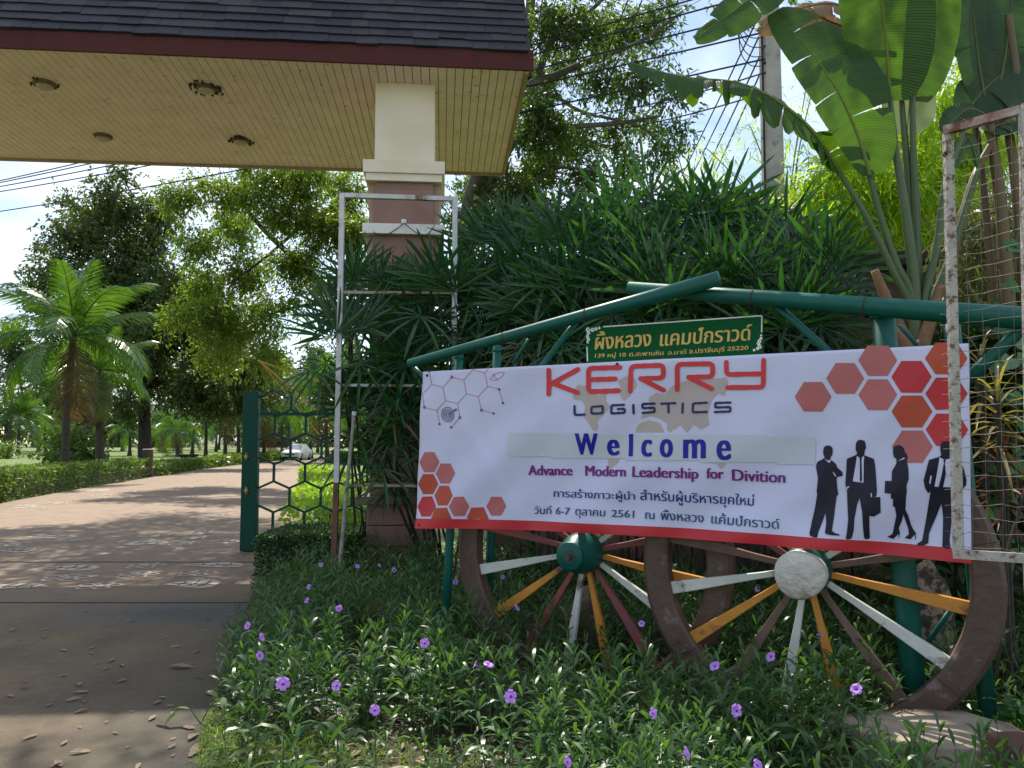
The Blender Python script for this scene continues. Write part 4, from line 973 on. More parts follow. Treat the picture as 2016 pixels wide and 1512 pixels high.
make_tree('spreading_tree', 'large tree with long bare grey limbs reaching right of the gatehouse roof', 'large trees by the drive',
    [on_ground(930, YC), PC(925, 700), PC(918, 480), PC(930, 380), PC(975, 260), PC(1030, 120), PC(1050, -60)], .22,
    [([PC(918, 470), PC(1004, 290), PC(1067, 257), PC(1223, 242), PC(1300, 228)], .12), ([PC(960, 300), PC(1032, 178), PC(1098, 147), PC(1171, 115), PC(1258, 83), PC(1344, 22)], .12),
     ([PC(1000, 230), PC(1049, 167), PC(1094, 69), PC(1164, 20), PC(1230, -50, -1)], .11), ([PC(930, 420), PC(1040, 190), PC(1150, 222), PC(1260, 250), PC(1310, 300)], .06),
     ([PC(918, 500), PC(1010, 400), PC(1100, 330), PC(1240, 360)], .07), ([PC(1050, -40), V((1.2, 13, 9.8)), V((2.5, 11, 11)), V((4.2, 9.5, 12))], .14), ([PC(1050, -60), V((.5, 12, 11)), V((1.0, 9.5, 12.4))], .12), ([V((1.2, 13, 9.8)), V((3.5, 12.5, 10.4)), V((6, 11, 11))], .1)],
    cl, 5600, 8, .12, .044, .4, m_leafC, m_barkgrey, .35, 1200, clump=8)
# woodland behind the lawn
fars = [(15, 590, 120, 92, 'pale'), (75, 690, 90, 105, 'small'), (-100, 600, 140, 95, 'round'), (165, 740, 90, 110, 'low'), (240, 770, 80, 104, 'low'), (350, 750, 90, 112, 'broad'), (430, 740, 80, 118, 'narrow'), (500, 720, 90, 124, 'tall'), (565, 690, 84, 112, 'hazy'), (625, 655, 80, 104, 'tall'), (690, 680, 90, 98, 'bushy'), (745, 700, 90, 112, 'wide'), (830, 660, 120, 104, 'big'), (960, 600, 130, 80, 'big')]
flab = ['pale tree at the far left edge of the lawn', 'small tree left of the twin topped dark tree', 'round tree beyond the left edge of the lawn', 'low tree seen behind the nearest coconut trunk', 'low tree behind the drooping coconut palm', 'broad tree right of the thick dark trunk', 'narrow far tree above the small coconut palms', 'tall far tree left of the green gate', 'hazy far tree above the gate stile', 'tall far tree above the white car', 'bushy far tree behind the sign frame', 'wide far tree behind the column', 'big far tree right behind the column', 'big tree hidden behind the fan palms']
for (u, vt, wpx, y, q), lab in zip(fars, flab):
    b = on_ground(u, y); tp = at(u, vt, y); cc = []
    h = tp.z; wm = wpx * y / F / 2
    for k in range(9):
        f = rng.uniform(.38, .92); a = rng.uniform(0, 6.28); rr = wm * rng.uniform(.2, .75) * (1.15 - f * .6)
        cc.append((V((b.x + math.cos(a) * rr, y + math.sin(a) * rr, h * f)), (wm * .42, wm * .42, h * .12), 1))
    make_tree('woodland_tree', lab, 'trees beyond the lawn', [b, b + V((.2, 0, h * .3)), b + V((0, 0, h * .85))], .22, [([b + V((.1, 0, h * .35)), cc[0][0]], .1), ([b + V((.1, 0, h * .4)), cc[1][0]], .1)], cc, 420, 7, .6, .28, 1.3, m_far, m_bark, .15)

P, D, _a, _b, _c = crown_pts([(V((x, 165 + 12 * math.sin(x * .3), 4.5 + 2.5 * math.sin(x * .17) + rng.uniform(-1, 1))), (6, 5, 4.5), 1) for x in range(-130, 40, 5)], 5200, 7, 2.2, .1)
tag(addmesh('far_wood', pattern_mesh('far_wood', kites(P, D, 1.0 + .6 * nr.random(len(P)), .55), KITE), m_far), 'distant dark line of trees closing the lawn', 'woodland', kind='stuff')
# ------------------------------------------------------------------ coconut palms
def coco_frond(seed, curve, L_=1.0):
    r = random.Random(seed); mb = MB(); pts = []; p = V((0, 0, 0)); n = 16
    for k in range(n + 1):
        pts.append(p.copy()); a = -curve * (k / n) ** 1.4; p += V((math.cos(a), 0, math.sin(a))) * (L_ / n)
    mb.tube(pts, [.011 * (1 - .8 * k / n) for k in range(n + 1)], 4, False)
    for k in range(70):
        t = .12 + .88 * k / 69; f = t * n; i = min(int(f), n - 1); q = pts[i].lerp(pts[i + 1], f - i); d = (pts[i + 1] - pts[i]).normalized()
        ll = L_ * (.07 + .25 * math.sin(math.pi * min(1, .12 + .86 * t)) ** .8)
        for s_ in (-1, 1):
            side = V((0, s_, 0)); ld = (side * .85 + d * (.35 + .5 * t) + V((0, 0, r.uniform(-.25, .15)))).normalized(); l2 = ll * r.uniform(.85, 1.1)
            m_ = q + ld * l2 * .5 + V((0, 0, -.05 * l2)); e = q + ld * l2 * .85 + V((0, 0, -.42 * l2)); wv = d * (.0072 * L_)
            i0 = len(mb.v); mb.v += [tuple(x) for x in (q - wv * .6, q + wv * .6, m_ + wv, m_ - wv, e)]; mb.f += [(i0, i0 + 1, i0 + 2, i0 + 3), (i0 + 3, i0 + 2, i0 + 4)]
    return mb
FR = []; FRD = []
for k, cv in enumerate((.6, .95, 1.3, 1.6)):
    m_ = mesh_from('frond_mesh', coco_frond(k, cv)); m_.materials.append(m_coco); FR.append(m_)
m_ = mesh_from('frond_mesh', coco_frond(9, 1.9)); m_.materials.append(m_cocodry); FRD.append(m_)
def coconut(label, base, top, L_, nf, r0, dry=2, group='coconut palms on the lawn', seed=0, lean=(0, 0)):
    r = random.Random(seed); t = thing('coconut_palm', label, 'palm tree', base, group)
    mb = MB(); n = 14; pts = []
    for k in range(n + 1):
        f = k / n; pts.append(base.lerp(top, f) + V((lean[0], 0, 0)) * math.sin(f * math.pi))
    mb.tube(pts, [r0 * (1.35 - .5 * min(1, k / 3)) * (1 - .25 * k / n) * (1 + .04 * (k % 2)) for k in range(n + 1)], 9); obj('trunk', mb, m_palmtrunk, t, smooth=True)
    o = V(top) - base
    for k in range(nf + dry):
        az = k * 2.39996 + r.uniform(-.2, .2); f = k / max(nf - 1, 1)
        if k < nf: el = R_(86 - 104 * f ** .9 + r.uniform(-6, 6)); me = FR[min(3 if nf < 17 else 2, int(f * 3.2 + r.random() * .8))]
        else: el = R_(-55 + r.uniform(-15, 10)); me = FRD[0]
        s_ = L_ * r.uniform(.88, 1.08) * (.8 + .2 * min(1, f * 3))
        m4 = Matrix.Translation(o) @ Matrix.Rotation(az, 4, 'Z') @ Matrix.Rotation(-el, 4, 'Y') @ Matrix.Rotation(r.uniform(-.35, .35), 4, 'X') @ Matrix.Scale(s_, 4)
        inst('frond', me, t, m4)
    return t
coconut('largest coconut palm, full glossy crown behind the low hedge at left', on_ground(131, 32), at(146, 660, 32), 4.3, 18, .19, 1, seed=1, lean=(-.12, 0))
coconut('coconut palm with drooping brown hanging fronds beside the largest palm', on_ground(199, 37), at(196, 735, 37), 3.3, 11, .24, 3, seed=4)
cps = [(443, 62, 800, 4.2, 'coconut palm left of the green gate stile'), (470, 68, 790, 4.0, 'coconut palm touching the left side of the gate stile'), (405, 70, 815, 4.0, 'coconut palm between the thick dark trunk and the gate'), (520, 64, 800, 4.6, 'coconut palm seen through the left hexagons of the gate'), (556, 80, 785, 4.4, 'coconut palm rising just left of the white car'), (612, 76, 795, 4.6, 'coconut palm right of the white car'), (645, 60, 780, 4.8, 'coconut palm with yellowing fronds behind the sign frame'), (690, 70, 780, 4.4, 'coconut palm between sign frame and column'), (378, 85, 830, 3.8, 'small coconut palm right of the thick dark trunk'), (350, 78, 845, 3.4, 'short coconut palm near the far hedge'), (255, 80, 845, 3.0, 'short coconut palm left of the thick dark trunk'), (35, 88, 820, 4.2, 'coconut palm at the far left of the lawn'), (325, 95, 850, 3.6, 'slim distant coconut palm behind the end of the hedge'), (90, 95, 835, 3.6, 'coconut palm behind the bush on the lawn'), (730, 85, 770, 4.6, 'coconut palm hidden behind the column'), (590, 100, 800, 4.4, 'distant coconut palm directly over the white car'), (500, 98, 815, 4.2, 'distant coconut palm behind the gate stile'), (425, 100, 830, 4.0, 'distant coconut palm in the shade left of the gate')]
for k, (u, y, vt, L_, lab) in enumerate(cps):
    coconut(lab, on_ground(u, y), at(u + rng.uniform(-6, 6), vt, y), L_, 15, .19, k % 3 == 0, seed=20 + k)

# ------------------------------------------------------------------ fan palms
def fan_mesh(seed, droopy=False):
    r = random.Random(seed); mb = MB(); pl = r.uniform(.28, .42)
    mb.tube([V((0, 0, 0)), V((pl * .5, 0, .01)), V((pl, 0, 0))], [.006, .005, .005], 4, False)
    n = r.choice([8, 9, 10, 11])
    hg = r.uniform(.6, 1.1) if droopy else r.uniform(-.15, .12); ch, sh = math.cos(hg), math.sin(hg)
    hinge = lambda q: V((pl, 0, 0)) + V(((q.x) * ch + q.z * sh, q.y, -q.x * sh + q.z * ch))
    for k in range(n):
        a = R_((-125 + 250 * k / (n - 1) if droopy else -82 + 164 * k / (n - 1)) + r.uniform(-5, 5)); d = V((math.cos(a), math.sin(a), r.uniform(-.04, .14))).normalized()
        ll = (.44 + .15 * math.cos(a * .6)) * r.uniform(.9, 1.1); s_ = V((-d.y, d.x, 0)).normalized(); dr = r.uniform(.3, .75) if droopy else r.uniform(.02, .25); wd = r.uniform(.017, .023)
        st_ = []
        for f, w_ in ((.02, .2), (.3, .85), (.6, 1), (.86, .7), (1, .12)):
            c = d * ll * f * (1 - .1 * f * dr) + V((0, 0, -dr * ll * f * f * .8)); st_.append([hinge(q) for q in (c + s_ * wd * w_ + V((0, 0, .008 * w_)), c, c - s_ * wd * w_ + V((0, 0, .008 * w_)))])
        i0 = len(mb.v)
        for q in st_: mb.v += [tuple(x) for x in q]
        for j in range(len(st_) - 1):
            for h in (0, 1): a_ = i0 + j * 3 + h; mb.f.append((a_, a_ + 1, a_ + 4, a_ + 3))
    return mb
FAN = []; FANL = []
for k in range(5):
    for lst, dp in ((FAN, False), (FANL, True)):
        m_ = mesh_from('fan_mesh', fan_mesh(k + 50 * dp, dp)); m_.materials.append(m_rhapis); lst.append(m_)
m_ = mesh_from('fan_mesh', fan_mesh(90, True)); m_.materials.append(m_cocodry); FAND = m_
m_cane = M('fibrous_cane', (.05, .042, .03), .9, (.025, .022, .018), 20)
def fan_palm(label, u, v, y, spread, nst, nf, seed, sc=1.0, vlow=None, root=None):
    """clump whose fan crowns gather round px (u, v)"""
    r = random.Random(seed); c = at(u, v, y); base = V((c.x, y + .15, 0)) if not root else V((at(root[0], 800, root[1]).x, root[1], 0)); t = thing('fan_palm', label, 'palm', base, 'fan palms along the wall')
    for k in range(nst):
        tip = V((c.x + r.gauss(0, spread), y + r.gauss(0, .22), max(.5, c.z + r.uniform(-.55, .05) * (1 if k else 0) * 1.0)))
        if vlow and k % 3 == 2: tip.z = r.uniform(at(u, vlow, y).z, c.z)
        b = V((base.x + (tip.x - base.x) * .35 + r.gauss(0, .1), base.y + r.gauss(0, .1), 0))
        mb = MB(); mb.tube(smooth_path([b, b.lerp(tip, .6) + V((r.gauss(0, .03), 0, 0)), tip], 4), .016, 5); obj('cane', mb, m_cane, t)
        for j in range(nf):
            low = j >= nf * .55; az = j * 2.4 + r.uniform(-.4, .4)
            el = R_(r.uniform(2, 34)) if low else R_(r.uniform(42, 80)); o = tip - V((0, 0, 1)) * ((.12 + .10 * (j - nf * .55)) if low else r.uniform(0, .06)) - base
            m4 = Matrix.Translation(o) @ Matrix.Rotation(az, 4, 'Z') @ Matrix.Rotation(-el, 4, 'Y') @ Matrix.Rotation(.95 * math.cos(az) + r.uniform(-.3, .3), 4, 'X') @ Matrix.Scale(sc * r.uniform(.85, 1.15), 4)
            inst('fan_frond', FAND if (low and r.random() < .07) else (FANL if low else FAN)[r.randrange(5)], t, m4)
    return t
fp = [('fan palm poking out left of the sign frame at mid height', 672, 580, 8.8, .10, 2, 8, .9), ('fan palm drooping left of the sign frame, lower than its neighbour', 676, 705, 8.6, .05, 1, 9, 1.0), ('fan palm in front of the mauve column shaft', 790, 610, 9.3, .18, 3, 8, .9), ('fan palm with browning tips inside the sign frame', 790, 680, 8.9, .16, 3, 8, .95), ('low fan palm spilling over the column pedestal', 765, 800, 9.1, .13, 3, 8, .9), ('low fan palm with hanging fans beside the banner edge', 785, 880, 8.8, .10, 2, 8, .85),
      ('fan palm crossing the right post of the sign frame', 888, 610, 9.0, .18, 3, 9, .95), ('tall dim fan palm right of the column', 955, 520, 9.4, .26, 3, 8, 1.0), ('fan palm above the left end of the green rail', 925, 620, 8.6, .25, 3, 8, .95), ('fan palm between column and green sign, upper row', 1040, 510, 8.8, .3, 3, 8, 1.0), ('fan palm behind the rising green rail', 1060, 610, 8.1, .26, 3, 8, .95), ('bright fan palm over the green sign', 1165, 535, 8.2, .24, 3, 8, 1.0), ('dark fan palm touching the left edge of the green sign', 1130, 640, 7.9, .25, 3, 9, .95),
      ('tallest fan palm with upright fans beneath the overhead cables', 1240, 478, 8.4, .34, 5, 8, 1.0), ('fan palm with broad star shaped fans over the sign', 1280, 560, 7.6, .26, 3, 8, 1.08), ('fan palm left of the utility pole', 1375, 480, 8.2, .32, 4, 8, 1.0), ('fan palm behind the crossing of the green rails', 1370, 610, 7.4, .26, 3, 8, .95), ('fan palm in front of the utility pole', 1480, 510, 7.9, .28, 4, 8, 1.0), ('fan palm right of the green sign', 1480, 620, 7.2, .22, 3, 8, .95), ('fan palm next to the bamboo with arching fans', 1565, 560, 7.4, .18, 3, 9, .95), ('rightmost fan palm hanging over the mauve wall', 1570, 640, 6.9, .12, 2, 9, .9)]
for k, (lab, u, v, y, spd, nst, nf, sc_) in enumerate(fp): fan_palm(lab, u, v, y, spd, nst + (1 if v > 520 and k > 6 else 0), nf, 100 + k, sc_, None, ((705, 10.9) if k < 2 else (895, 9.9)) if k < 6 else None)

# ------------------------------------------------------------------ banana-like traveller palm
def veined(m, rib):
    n, l = m.node_tree.nodes, m.node_tree.links; p = n['Principled BSDF']; src = p.inputs['Base Color'].links[0].from_socket
    a = n.new('ShaderNodeAttribute'); a.attribute_name = 'vein'
    def ma(op, x, y=0.0, cl=False):
        q = n.new('ShaderNodeMath'); q.operation = op; q.use_clamp = cl
        for k, c in enumerate((x, y)):
            if isinstance(c, (int, float)): q.inputs[k].default_value = c
            else: l.new(c, q.inputs[k])
        return q.outputs[0]
    w = ma('SINE', ma('MULTIPLY', a.outputs['Fac'], 330.0)); w2 = ma('SINE', ma('MULTIPLY', a.outputs['Fac'], 71.0))
    t = n.new('ShaderNodeTexCoord'); z = n.new('ShaderNodeTexNoise'); z.inputs['Scale'].default_value = 3; z.inputs['Detail'].default_value = 5; l.new(t.outputs['Object'], z.inputs['Vector'])
    f = ma('ADD', ma('MULTIPLY', w, .16), ma('ADD', ma('MULTIPLY', w2, .12), z.outputs[0]))
    x = n.new('ShaderNodeMix'); x.data_type = 'RGBA'; l.new(f, x.inputs[0]); y = n.new('ShaderNodeMix'); y.data_type = 'RGBA'; y.blend_type = 'MULTIPLY'; y.inputs[0].default_value = 1
    l.new(src, y.inputs[6]); y.inputs[7].default_value = (1.7, 1.6, 1.2, 1); l.new(src, x.inputs[6]); l.new(y.outputs[2], x.inputs[7])
    r_ = n.new('ShaderNodeMix'); r_.data_type = 'RGBA'; l.new(ma('LESS_THAN', a.outputs['Fac'], -1.0), r_.inputs[0]); l.new(x.outputs[2], r_.inputs[6]); r_.inputs[7].default_value = c4(rib)
    for k in list(src.links):
        if k.to_node != y and k.to_node != x: to = k.to_socket; l.new(r_.outputs[2], to)
    b = n.new('ShaderNodeBump'); b.inputs['Strength'].default_value = .35; b.inputs['Distance'].default_value = .004; l.new(w, b.inputs['Height']); l.new(b.outputs[0], p.inputs['Normal'])
    return m
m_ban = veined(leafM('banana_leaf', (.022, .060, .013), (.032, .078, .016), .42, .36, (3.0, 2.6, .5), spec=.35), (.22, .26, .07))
m_banlight = leafM('banana_underleaf', (.20, .26, .15), (.24, .30, .18), .3, .5, (1.4, 1.4, .9))
m_bandry = leafM('dry_banana_leaf', (.30, .20, .09), (.42, .31, .17), .35, .65, (1.5, 1.1, .7))
m_pet = M('petiole_green', (.075, .115, .04), .5, (.06, .09, .03), 3, dirt=(.16, .10, .05), dscale=2, dlo=.6, dhi=.75)
m_petbrown = M('dry_sheath', (.24, .13, .06), .8, (.14, .08, .04), 6, bump=.4)
def pxpath(q): return [at(*p) for p in q]
def banana_leaf(parent, path, wl, wr, face=(0, -1, .35), seed=0, mat=None, tear=.5, sag=.25, name='leaf', n=56, fold=.25, bluntness=.5):
    r = random.Random(seed); pts = smooth_path(path, 10); acc = [0]
    for a, b in zip(pts, pts[1:]): acc.append(acc[-1] + (b - a).length)
    def P_(f):
        d = f * acc[-1]; i = 0
        while i < len(acc) - 2 and acc[i + 1] < d: i += 1
        return pts[i].lerp(pts[i + 1], (d - acc[i]) / max(acc[i + 1] - acc[i], 1e-6))
    face = V(face).normalized(); mb = MB(); vf = []
    mid = [P_(k / n) for k in range(n + 1)]
    mb.tube(mid, [max(.003, .016 * (1 - k / n)) for k in range(n + 1)], 6, False)
    at_ = {}
    for s_, wmax in ((-1, wl), (1, wr)):
        k = 0
        while k < n:
            ln = min(n - k, int(r.uniform(4, 14) / max(tear, .08))); ln = max(ln, 2); dr = r.uniform(.3, 1.3) * sag; sk = r.uniform(-.05, .12); tw_ = r.uniform(-.25, .25) * tear
            rows = []
            for j in range(k, min(k + ln, n) + 1):
                f = j / n; d = (mid[min(j + 1, n)] - mid[max(j - 1, 0)]).normalized(); side = d.cross(face).normalized() * s_; nn = side.cross(d).normalized()
                if nn.dot(face) < 0: nn = -nn
                pr = min(1, math.sin(math.pi * min(1, f * (1 - .04) + .02)) ** bluntness * 1.02); e = (j - k) / max(ln, 1)
                w_ = wmax * pr * (1 - .10 * tear * (abs(e - .5) * 2) ** 4 - r.uniform(0, .015))
                row = [mid[j]]; vf.append((f, s_))
                for c in (.3, .65, 1.0):
                    row.append(mid[j] + side * (w_ * c) + d * (sk * w_ * c) + nn * (fold * w_ * c * (1 - c * .9)) + V((0, 0, -dr * w_ * c * c)) + nn * (tw_ * w_ * c * (e - .5)))
                rows.append(row)
            i0 = len(mb.v); at_.setdefault('n0', i0)
            for row in rows: mb.v += [tuple(x) for x in row]
            for j in range(len(rows) - 1):
                for c in range(3): a = i0 + j * 4 + c; mb.f.append((a, a + 1, a + 5, a + 4))
            k += ln
    o = obj(name, mb, mat or m_ban, parent, smooth=True)
    vals = [-9.0] * at_['n0']
    for f, s_ in vf: vals += [f * acc[-1] + c * .07 for c in (0, .3, .65, 1)]
    o.data.attributes.new('vein', 'FLOAT', 'POINT').data.foreach_set('value', vals)
    return o
YT = 5.6
tp = thing('traveller_palm', 'traveller palm with huge paddle leaves fanning up behind the green rail', 'palm', V((at(1800, 700, YT).x, YT, 0)))
for q, r0, r1 in (([(1806, 900, YT), (1800, 640, YT), (1762, 540, YT), (1705, 425, YT), (1652, 338, YT)], .05, .018), ([(1806, 900, YT), (1802, 620, YT), (1765, 520, YT), (1738, 440, YT), (1706, 325, YT)], .05, .02), ([(1808, 880, YT), (1803, 600, YT), (1785, 430, YT), (1764, 300, YT), (1752, 190, YT)], .06, .022),
                  ([(1808, 880, YT + .1), (1806, 600, YT + .1), (1794, 420, YT + .1), (1782, 280, YT + .1), (1774, 185, YT + .1)], .05, .022), ([(1810, 880, YT + .06), (1808, 600, YT + .06), (1804, 430, YT + .06), (1798, 290, YT + .06), (1797, 190, YT + .06)], .05, .022),
                  ([(1812, 900, YT), (1818, 620, YT), (1845, 480, YT), (1862, 360, YT), (1900, 250, YT)], .05, .022), ([(1812, 900, YT + .2), (1826, 640, YT + .2), (1872, 500, YT + .2), (1925, 330, YT + .2)], .05, .022)):
    s = MB(); pp = smooth_path(pxpath(q), 6); n = len(pp); s.tube(pp, [(r0 + (r1 - r0) * k / n) * .82 for k in range(n)], 8); obj('petiole', s, m_pet, tp, smooth=True)
for q in ([(1790, 690, YT - .06), (1750, 600, YT - .08), (1722, 532, YT - .1)], [(1812, 690, YT - .06), (1838, 610, YT - .06), (1852, 560, YT - .06)], [(1800, 720, YT - .1), (1770, 660, YT - .1), (1735, 640, YT - .12)]):
    s = MB(); pp = smooth_path(pxpath(q), 5); n = len(pp); s.tube(pp, [.055 - .03 * k / n for k in range(n)], 7); obj('dry_sheath', s, m_petbrown, tp, smooth=True)
px2m = lambda p, y: p * y / F
banana_leaf(tp, pxpath([(1652, 338, YT), (1600, 258, YT - .1), (1530, 198, YT - .1), (1450, 162, YT), (1340, 150, YT + .1), (1238, 122, YT + .2)]), px2m(36, YT), px2m(60, YT), (0, -.7, .9), 3, tear=2.6, sag=1.3, fold=.1)
banana_leaf(tp, pxpath([(1652, 338, YT), (1632, 310, YT), (1600, 265, YT)]), px2m(16, YT), px2m(95, YT), (.2, -1, .1), 5, tear=.5, sag=.35, bluntness=.4)
banana_leaf(tp, pxpath([(1712, 345, YT - .05), (1690, 270, YT - .1), (1650, 180, YT - .15), (1590, 95, YT - .1), (1522, 25, YT)]), px2m(58, YT), px2m(112, YT), (0, -1, .3), 7, tear=.45, sag=.15, fold=.15)
banana_leaf(tp, pxpath([(1752, 200, YT), (1745, 90, YT - .1), (1735, 0, YT - .2), (1722, -130, YT - .35), (1712, -250, YT - .5)]), px2m(92, YT), px2m(116, YT), (.05, -1, .1), 9, tear=.16, sag=.05, fold=.2, bluntness=.36)
banana_leaf(tp, pxpath([(1797, 200, YT + .1), (1812, 60, YT + .1), (1818, -80, YT), (1822, -220, YT - .1)]), px2m(80, YT), px2m(78, YT), (-.1, -1, .1), 11, tear=.14, sag=.05, fold=.2, bluntness=.36)
banana_leaf(tp, pxpath([(1798, 150, YT + .25), (1792, 200, YT + .25), (1785, 266, YT + .3)]), px2m(55, YT), px2m(60, YT), (0, -1, .2), 13, m_banlight, .1, .05, n=24, bluntness=.5)
banana_leaf(tp, pxpath([(1560, -60, YT), (1500, -20, YT - .1), (1440, 25, YT - .1), (1368, 78, YT)]), px2m(45, YT), px2m(48, YT), (0, -.9, .5), 15, None, .9, .4)
banana_leaf(tp, pxpath([(1690, 20, YT + .3), (1620, 8, YT + .3), (1540, 30, YT + .3), (1490, 62, YT + .3)]), px2m(40, YT), px2m(40, YT), (0, -.8, .6), 17, m_bandry, 1.2, .5)
banana_leaf(tp, pxpath([(1690, 60, YT + .4), (1640, 45, YT + .4), (1570, 10, YT + .4)]), px2m(38, YT), px2m(38, YT), (0, -.9, .4), 19, m_bandry, .8, .4)
bp2 = thing('banana_plant', 'dark banana plant with leaning brown stalks behind the mesh frame', 'banana plant', V((at(1985, 700, 5.9).x, 5.9, 0)))
Y2 = 5.9
for q, r0, r1 in (([(1992, 1000, Y2), (1990, 700, Y2), (1972, 420, Y2), (1945, 225, Y2)], .07, .03), ([(2030, 1000, Y2), (2015, 560, Y2), (1992, 300, Y2), (1965, 180, Y2)], .05, .025), ([(1860, 1000, Y2), (1870, 560, Y2), (1908, 380, Y2), (1948, 290, Y2), (2010, 200, Y2)], .045, .02), ([(1960, 1000, Y2 + .2), (1955, 600, Y2 + .2), (1932, 330, Y2 + .2), (1900, 120, Y2 + .2)], .04, .02), ([(2040, 900, Y2), (2030, 500, Y2), (2012, 250, Y2), (1985, 30, Y2)], .05, .03)):
    s = MB(); pp = smooth_path(pxpath(q), 6); n = len(pp); s.tube(pp, [r0 + (r1 - r0) * k / n for k in range(n)], 8); obj('stalk', s, M('banana_stalk', (.10, .085, .035), .6, (.15, .085, .03), 3) if 'banana_stalk' not in bpy.data.materials else bpy.data.materials['banana_stalk'], bp2, smooth=True)
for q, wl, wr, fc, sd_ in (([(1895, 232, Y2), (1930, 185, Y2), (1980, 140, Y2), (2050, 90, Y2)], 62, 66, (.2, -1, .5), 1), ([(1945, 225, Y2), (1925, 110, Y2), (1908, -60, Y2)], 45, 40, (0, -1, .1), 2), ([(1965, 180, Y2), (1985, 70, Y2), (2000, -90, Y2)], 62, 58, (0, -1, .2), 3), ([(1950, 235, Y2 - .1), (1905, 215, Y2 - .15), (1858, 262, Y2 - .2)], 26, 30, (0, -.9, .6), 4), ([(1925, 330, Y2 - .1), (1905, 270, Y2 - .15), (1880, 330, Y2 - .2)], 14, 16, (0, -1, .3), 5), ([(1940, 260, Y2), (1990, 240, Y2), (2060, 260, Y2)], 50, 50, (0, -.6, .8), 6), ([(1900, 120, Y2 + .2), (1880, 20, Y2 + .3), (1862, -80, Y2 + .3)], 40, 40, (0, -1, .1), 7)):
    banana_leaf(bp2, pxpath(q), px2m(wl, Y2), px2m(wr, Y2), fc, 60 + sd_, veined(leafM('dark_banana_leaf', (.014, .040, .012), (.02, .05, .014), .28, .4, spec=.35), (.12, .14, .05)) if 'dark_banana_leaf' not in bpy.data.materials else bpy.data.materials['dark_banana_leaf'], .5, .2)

# ------------------------------------------------------------------ bamboo
def bamboo(label, clumps, ntw, per, tw, mat, culms, group='bamboo clumps behind the wall', Ln=.17, Wd=.022, droop=.35):
    b0 = V((clumps[0][0].x, clumps[0][0].y, 0)); t = thing('bamboo', label, 'bamboo', b0, group)
    mb = MB()
    for q in culms: pp = smooth_path(q, 6); mb.tube(pp, [.016 * (1 - .85 * k / len(pp)) for k in range(len(pp))], 5, False)
    P, D, a, td, tl = crown_pts(clumps, ntw, per, tw, droop, .7, .45)
    for k in range(0, len(a), 3): mb.tube([V(a[k]), V(a[k]) + V(td[k]) * tl[k]], [.003, .001], 3, False)
    obj('culm', mb, M('bamboo_culm', (.20, .20, .07), .5, (.14, .15, .05), 4) if 'bamboo_culm' not in bpy.data.materials else bpy.data.materials['bamboo_culm'], t)
    n = len(P); D = unit(D + np.array([0, 0, -.25])); vs = leaf6(P, D, Ln * (.6 + .8 * nr.random(n)), Wd * (.7 + .6 * nr.random(n)), .3, .5)
    addmesh('foliage', pattern_mesh('foliage', vs, LEAF6, b0), mat, t); return t
YM = 10.5
bamboo('dense bright yellow-green bamboo between the utility pole and the traveller palm', pxclumps([(1700, 420, 75), (1600, 430, 60), (1660, 370, 65), (1720, 310, 60), (1780, 265, 55), (1565, 490, 50), (1640, 490, 65), (1800, 390, 75), (1860, 330, 70), (1620, 540, 50), (1700, 510, 70), (1780, 480, 70), (1850, 450, 70), (1900, 290, 60), (1930, 190, 55), (1960, 120, 50), (1840, 210, 50), (1990, 250, 60), (1740, 560, 60)], YM, 1.0),
       4000, 9, .45, m_bamboo, [[at(1700 + k * 12, 700, YM), at(1690 + k * 22, 450, YM), at(1640 + k * 34, 240 + (k % 3) * 30, YM)] for k in range(8)])
sp_tips = [(1450, 345), (1400, 300), (1335, 335), (1480, 255), (1505, 210), (1575, 235), (1590, 150), (1615, 110), (1380, 380), (1300, 370), (1540, 290), (1430, 410), (1470, 400), (1570, 330), (1350, 410)]
bamboo('thin wispy bamboo shoots against the sky left of the utility pole', [(at(u, v, 11.5), (.24, .24, .24), 1) for u, v in sp_tips] + [(at(1560 + k * 20, 400, 11.5), (.35, .3, .4), 1) for k in range(3)], 300, 6, .38, m_bamboo,
       [[at(1545, 620, 11.5), at((1545 * 2 + u) / 3, (500 + v) / 2 + 20, 11.5), at(u, v, 11.5), at(u - 18, v + 2, 11.5)] for u, v in sp_tips], Ln=.14, Wd=.016)
bamboo('shaded bamboo foliage behind the wire mesh', pxclumps([(1960, 500, 70), (1920, 430, 50), (1990, 420, 60), (1940, 580, 60), (2010, 560, 60), (1900, 560, 45), (2000, 660, 60), (1930, 660, 50), (1985, 740, 60), (1920, 720, 40)], 6.9, .5), 900, 8, .3, m_bamboodark, [[at(1950 + 20 * k, 900, 6.9), at(1940 + 22 * k, 600, 6.9), at(1930 + 26 * k, 380, 6.9)] for k in range(4)], Ln=.13, Wd=.018)
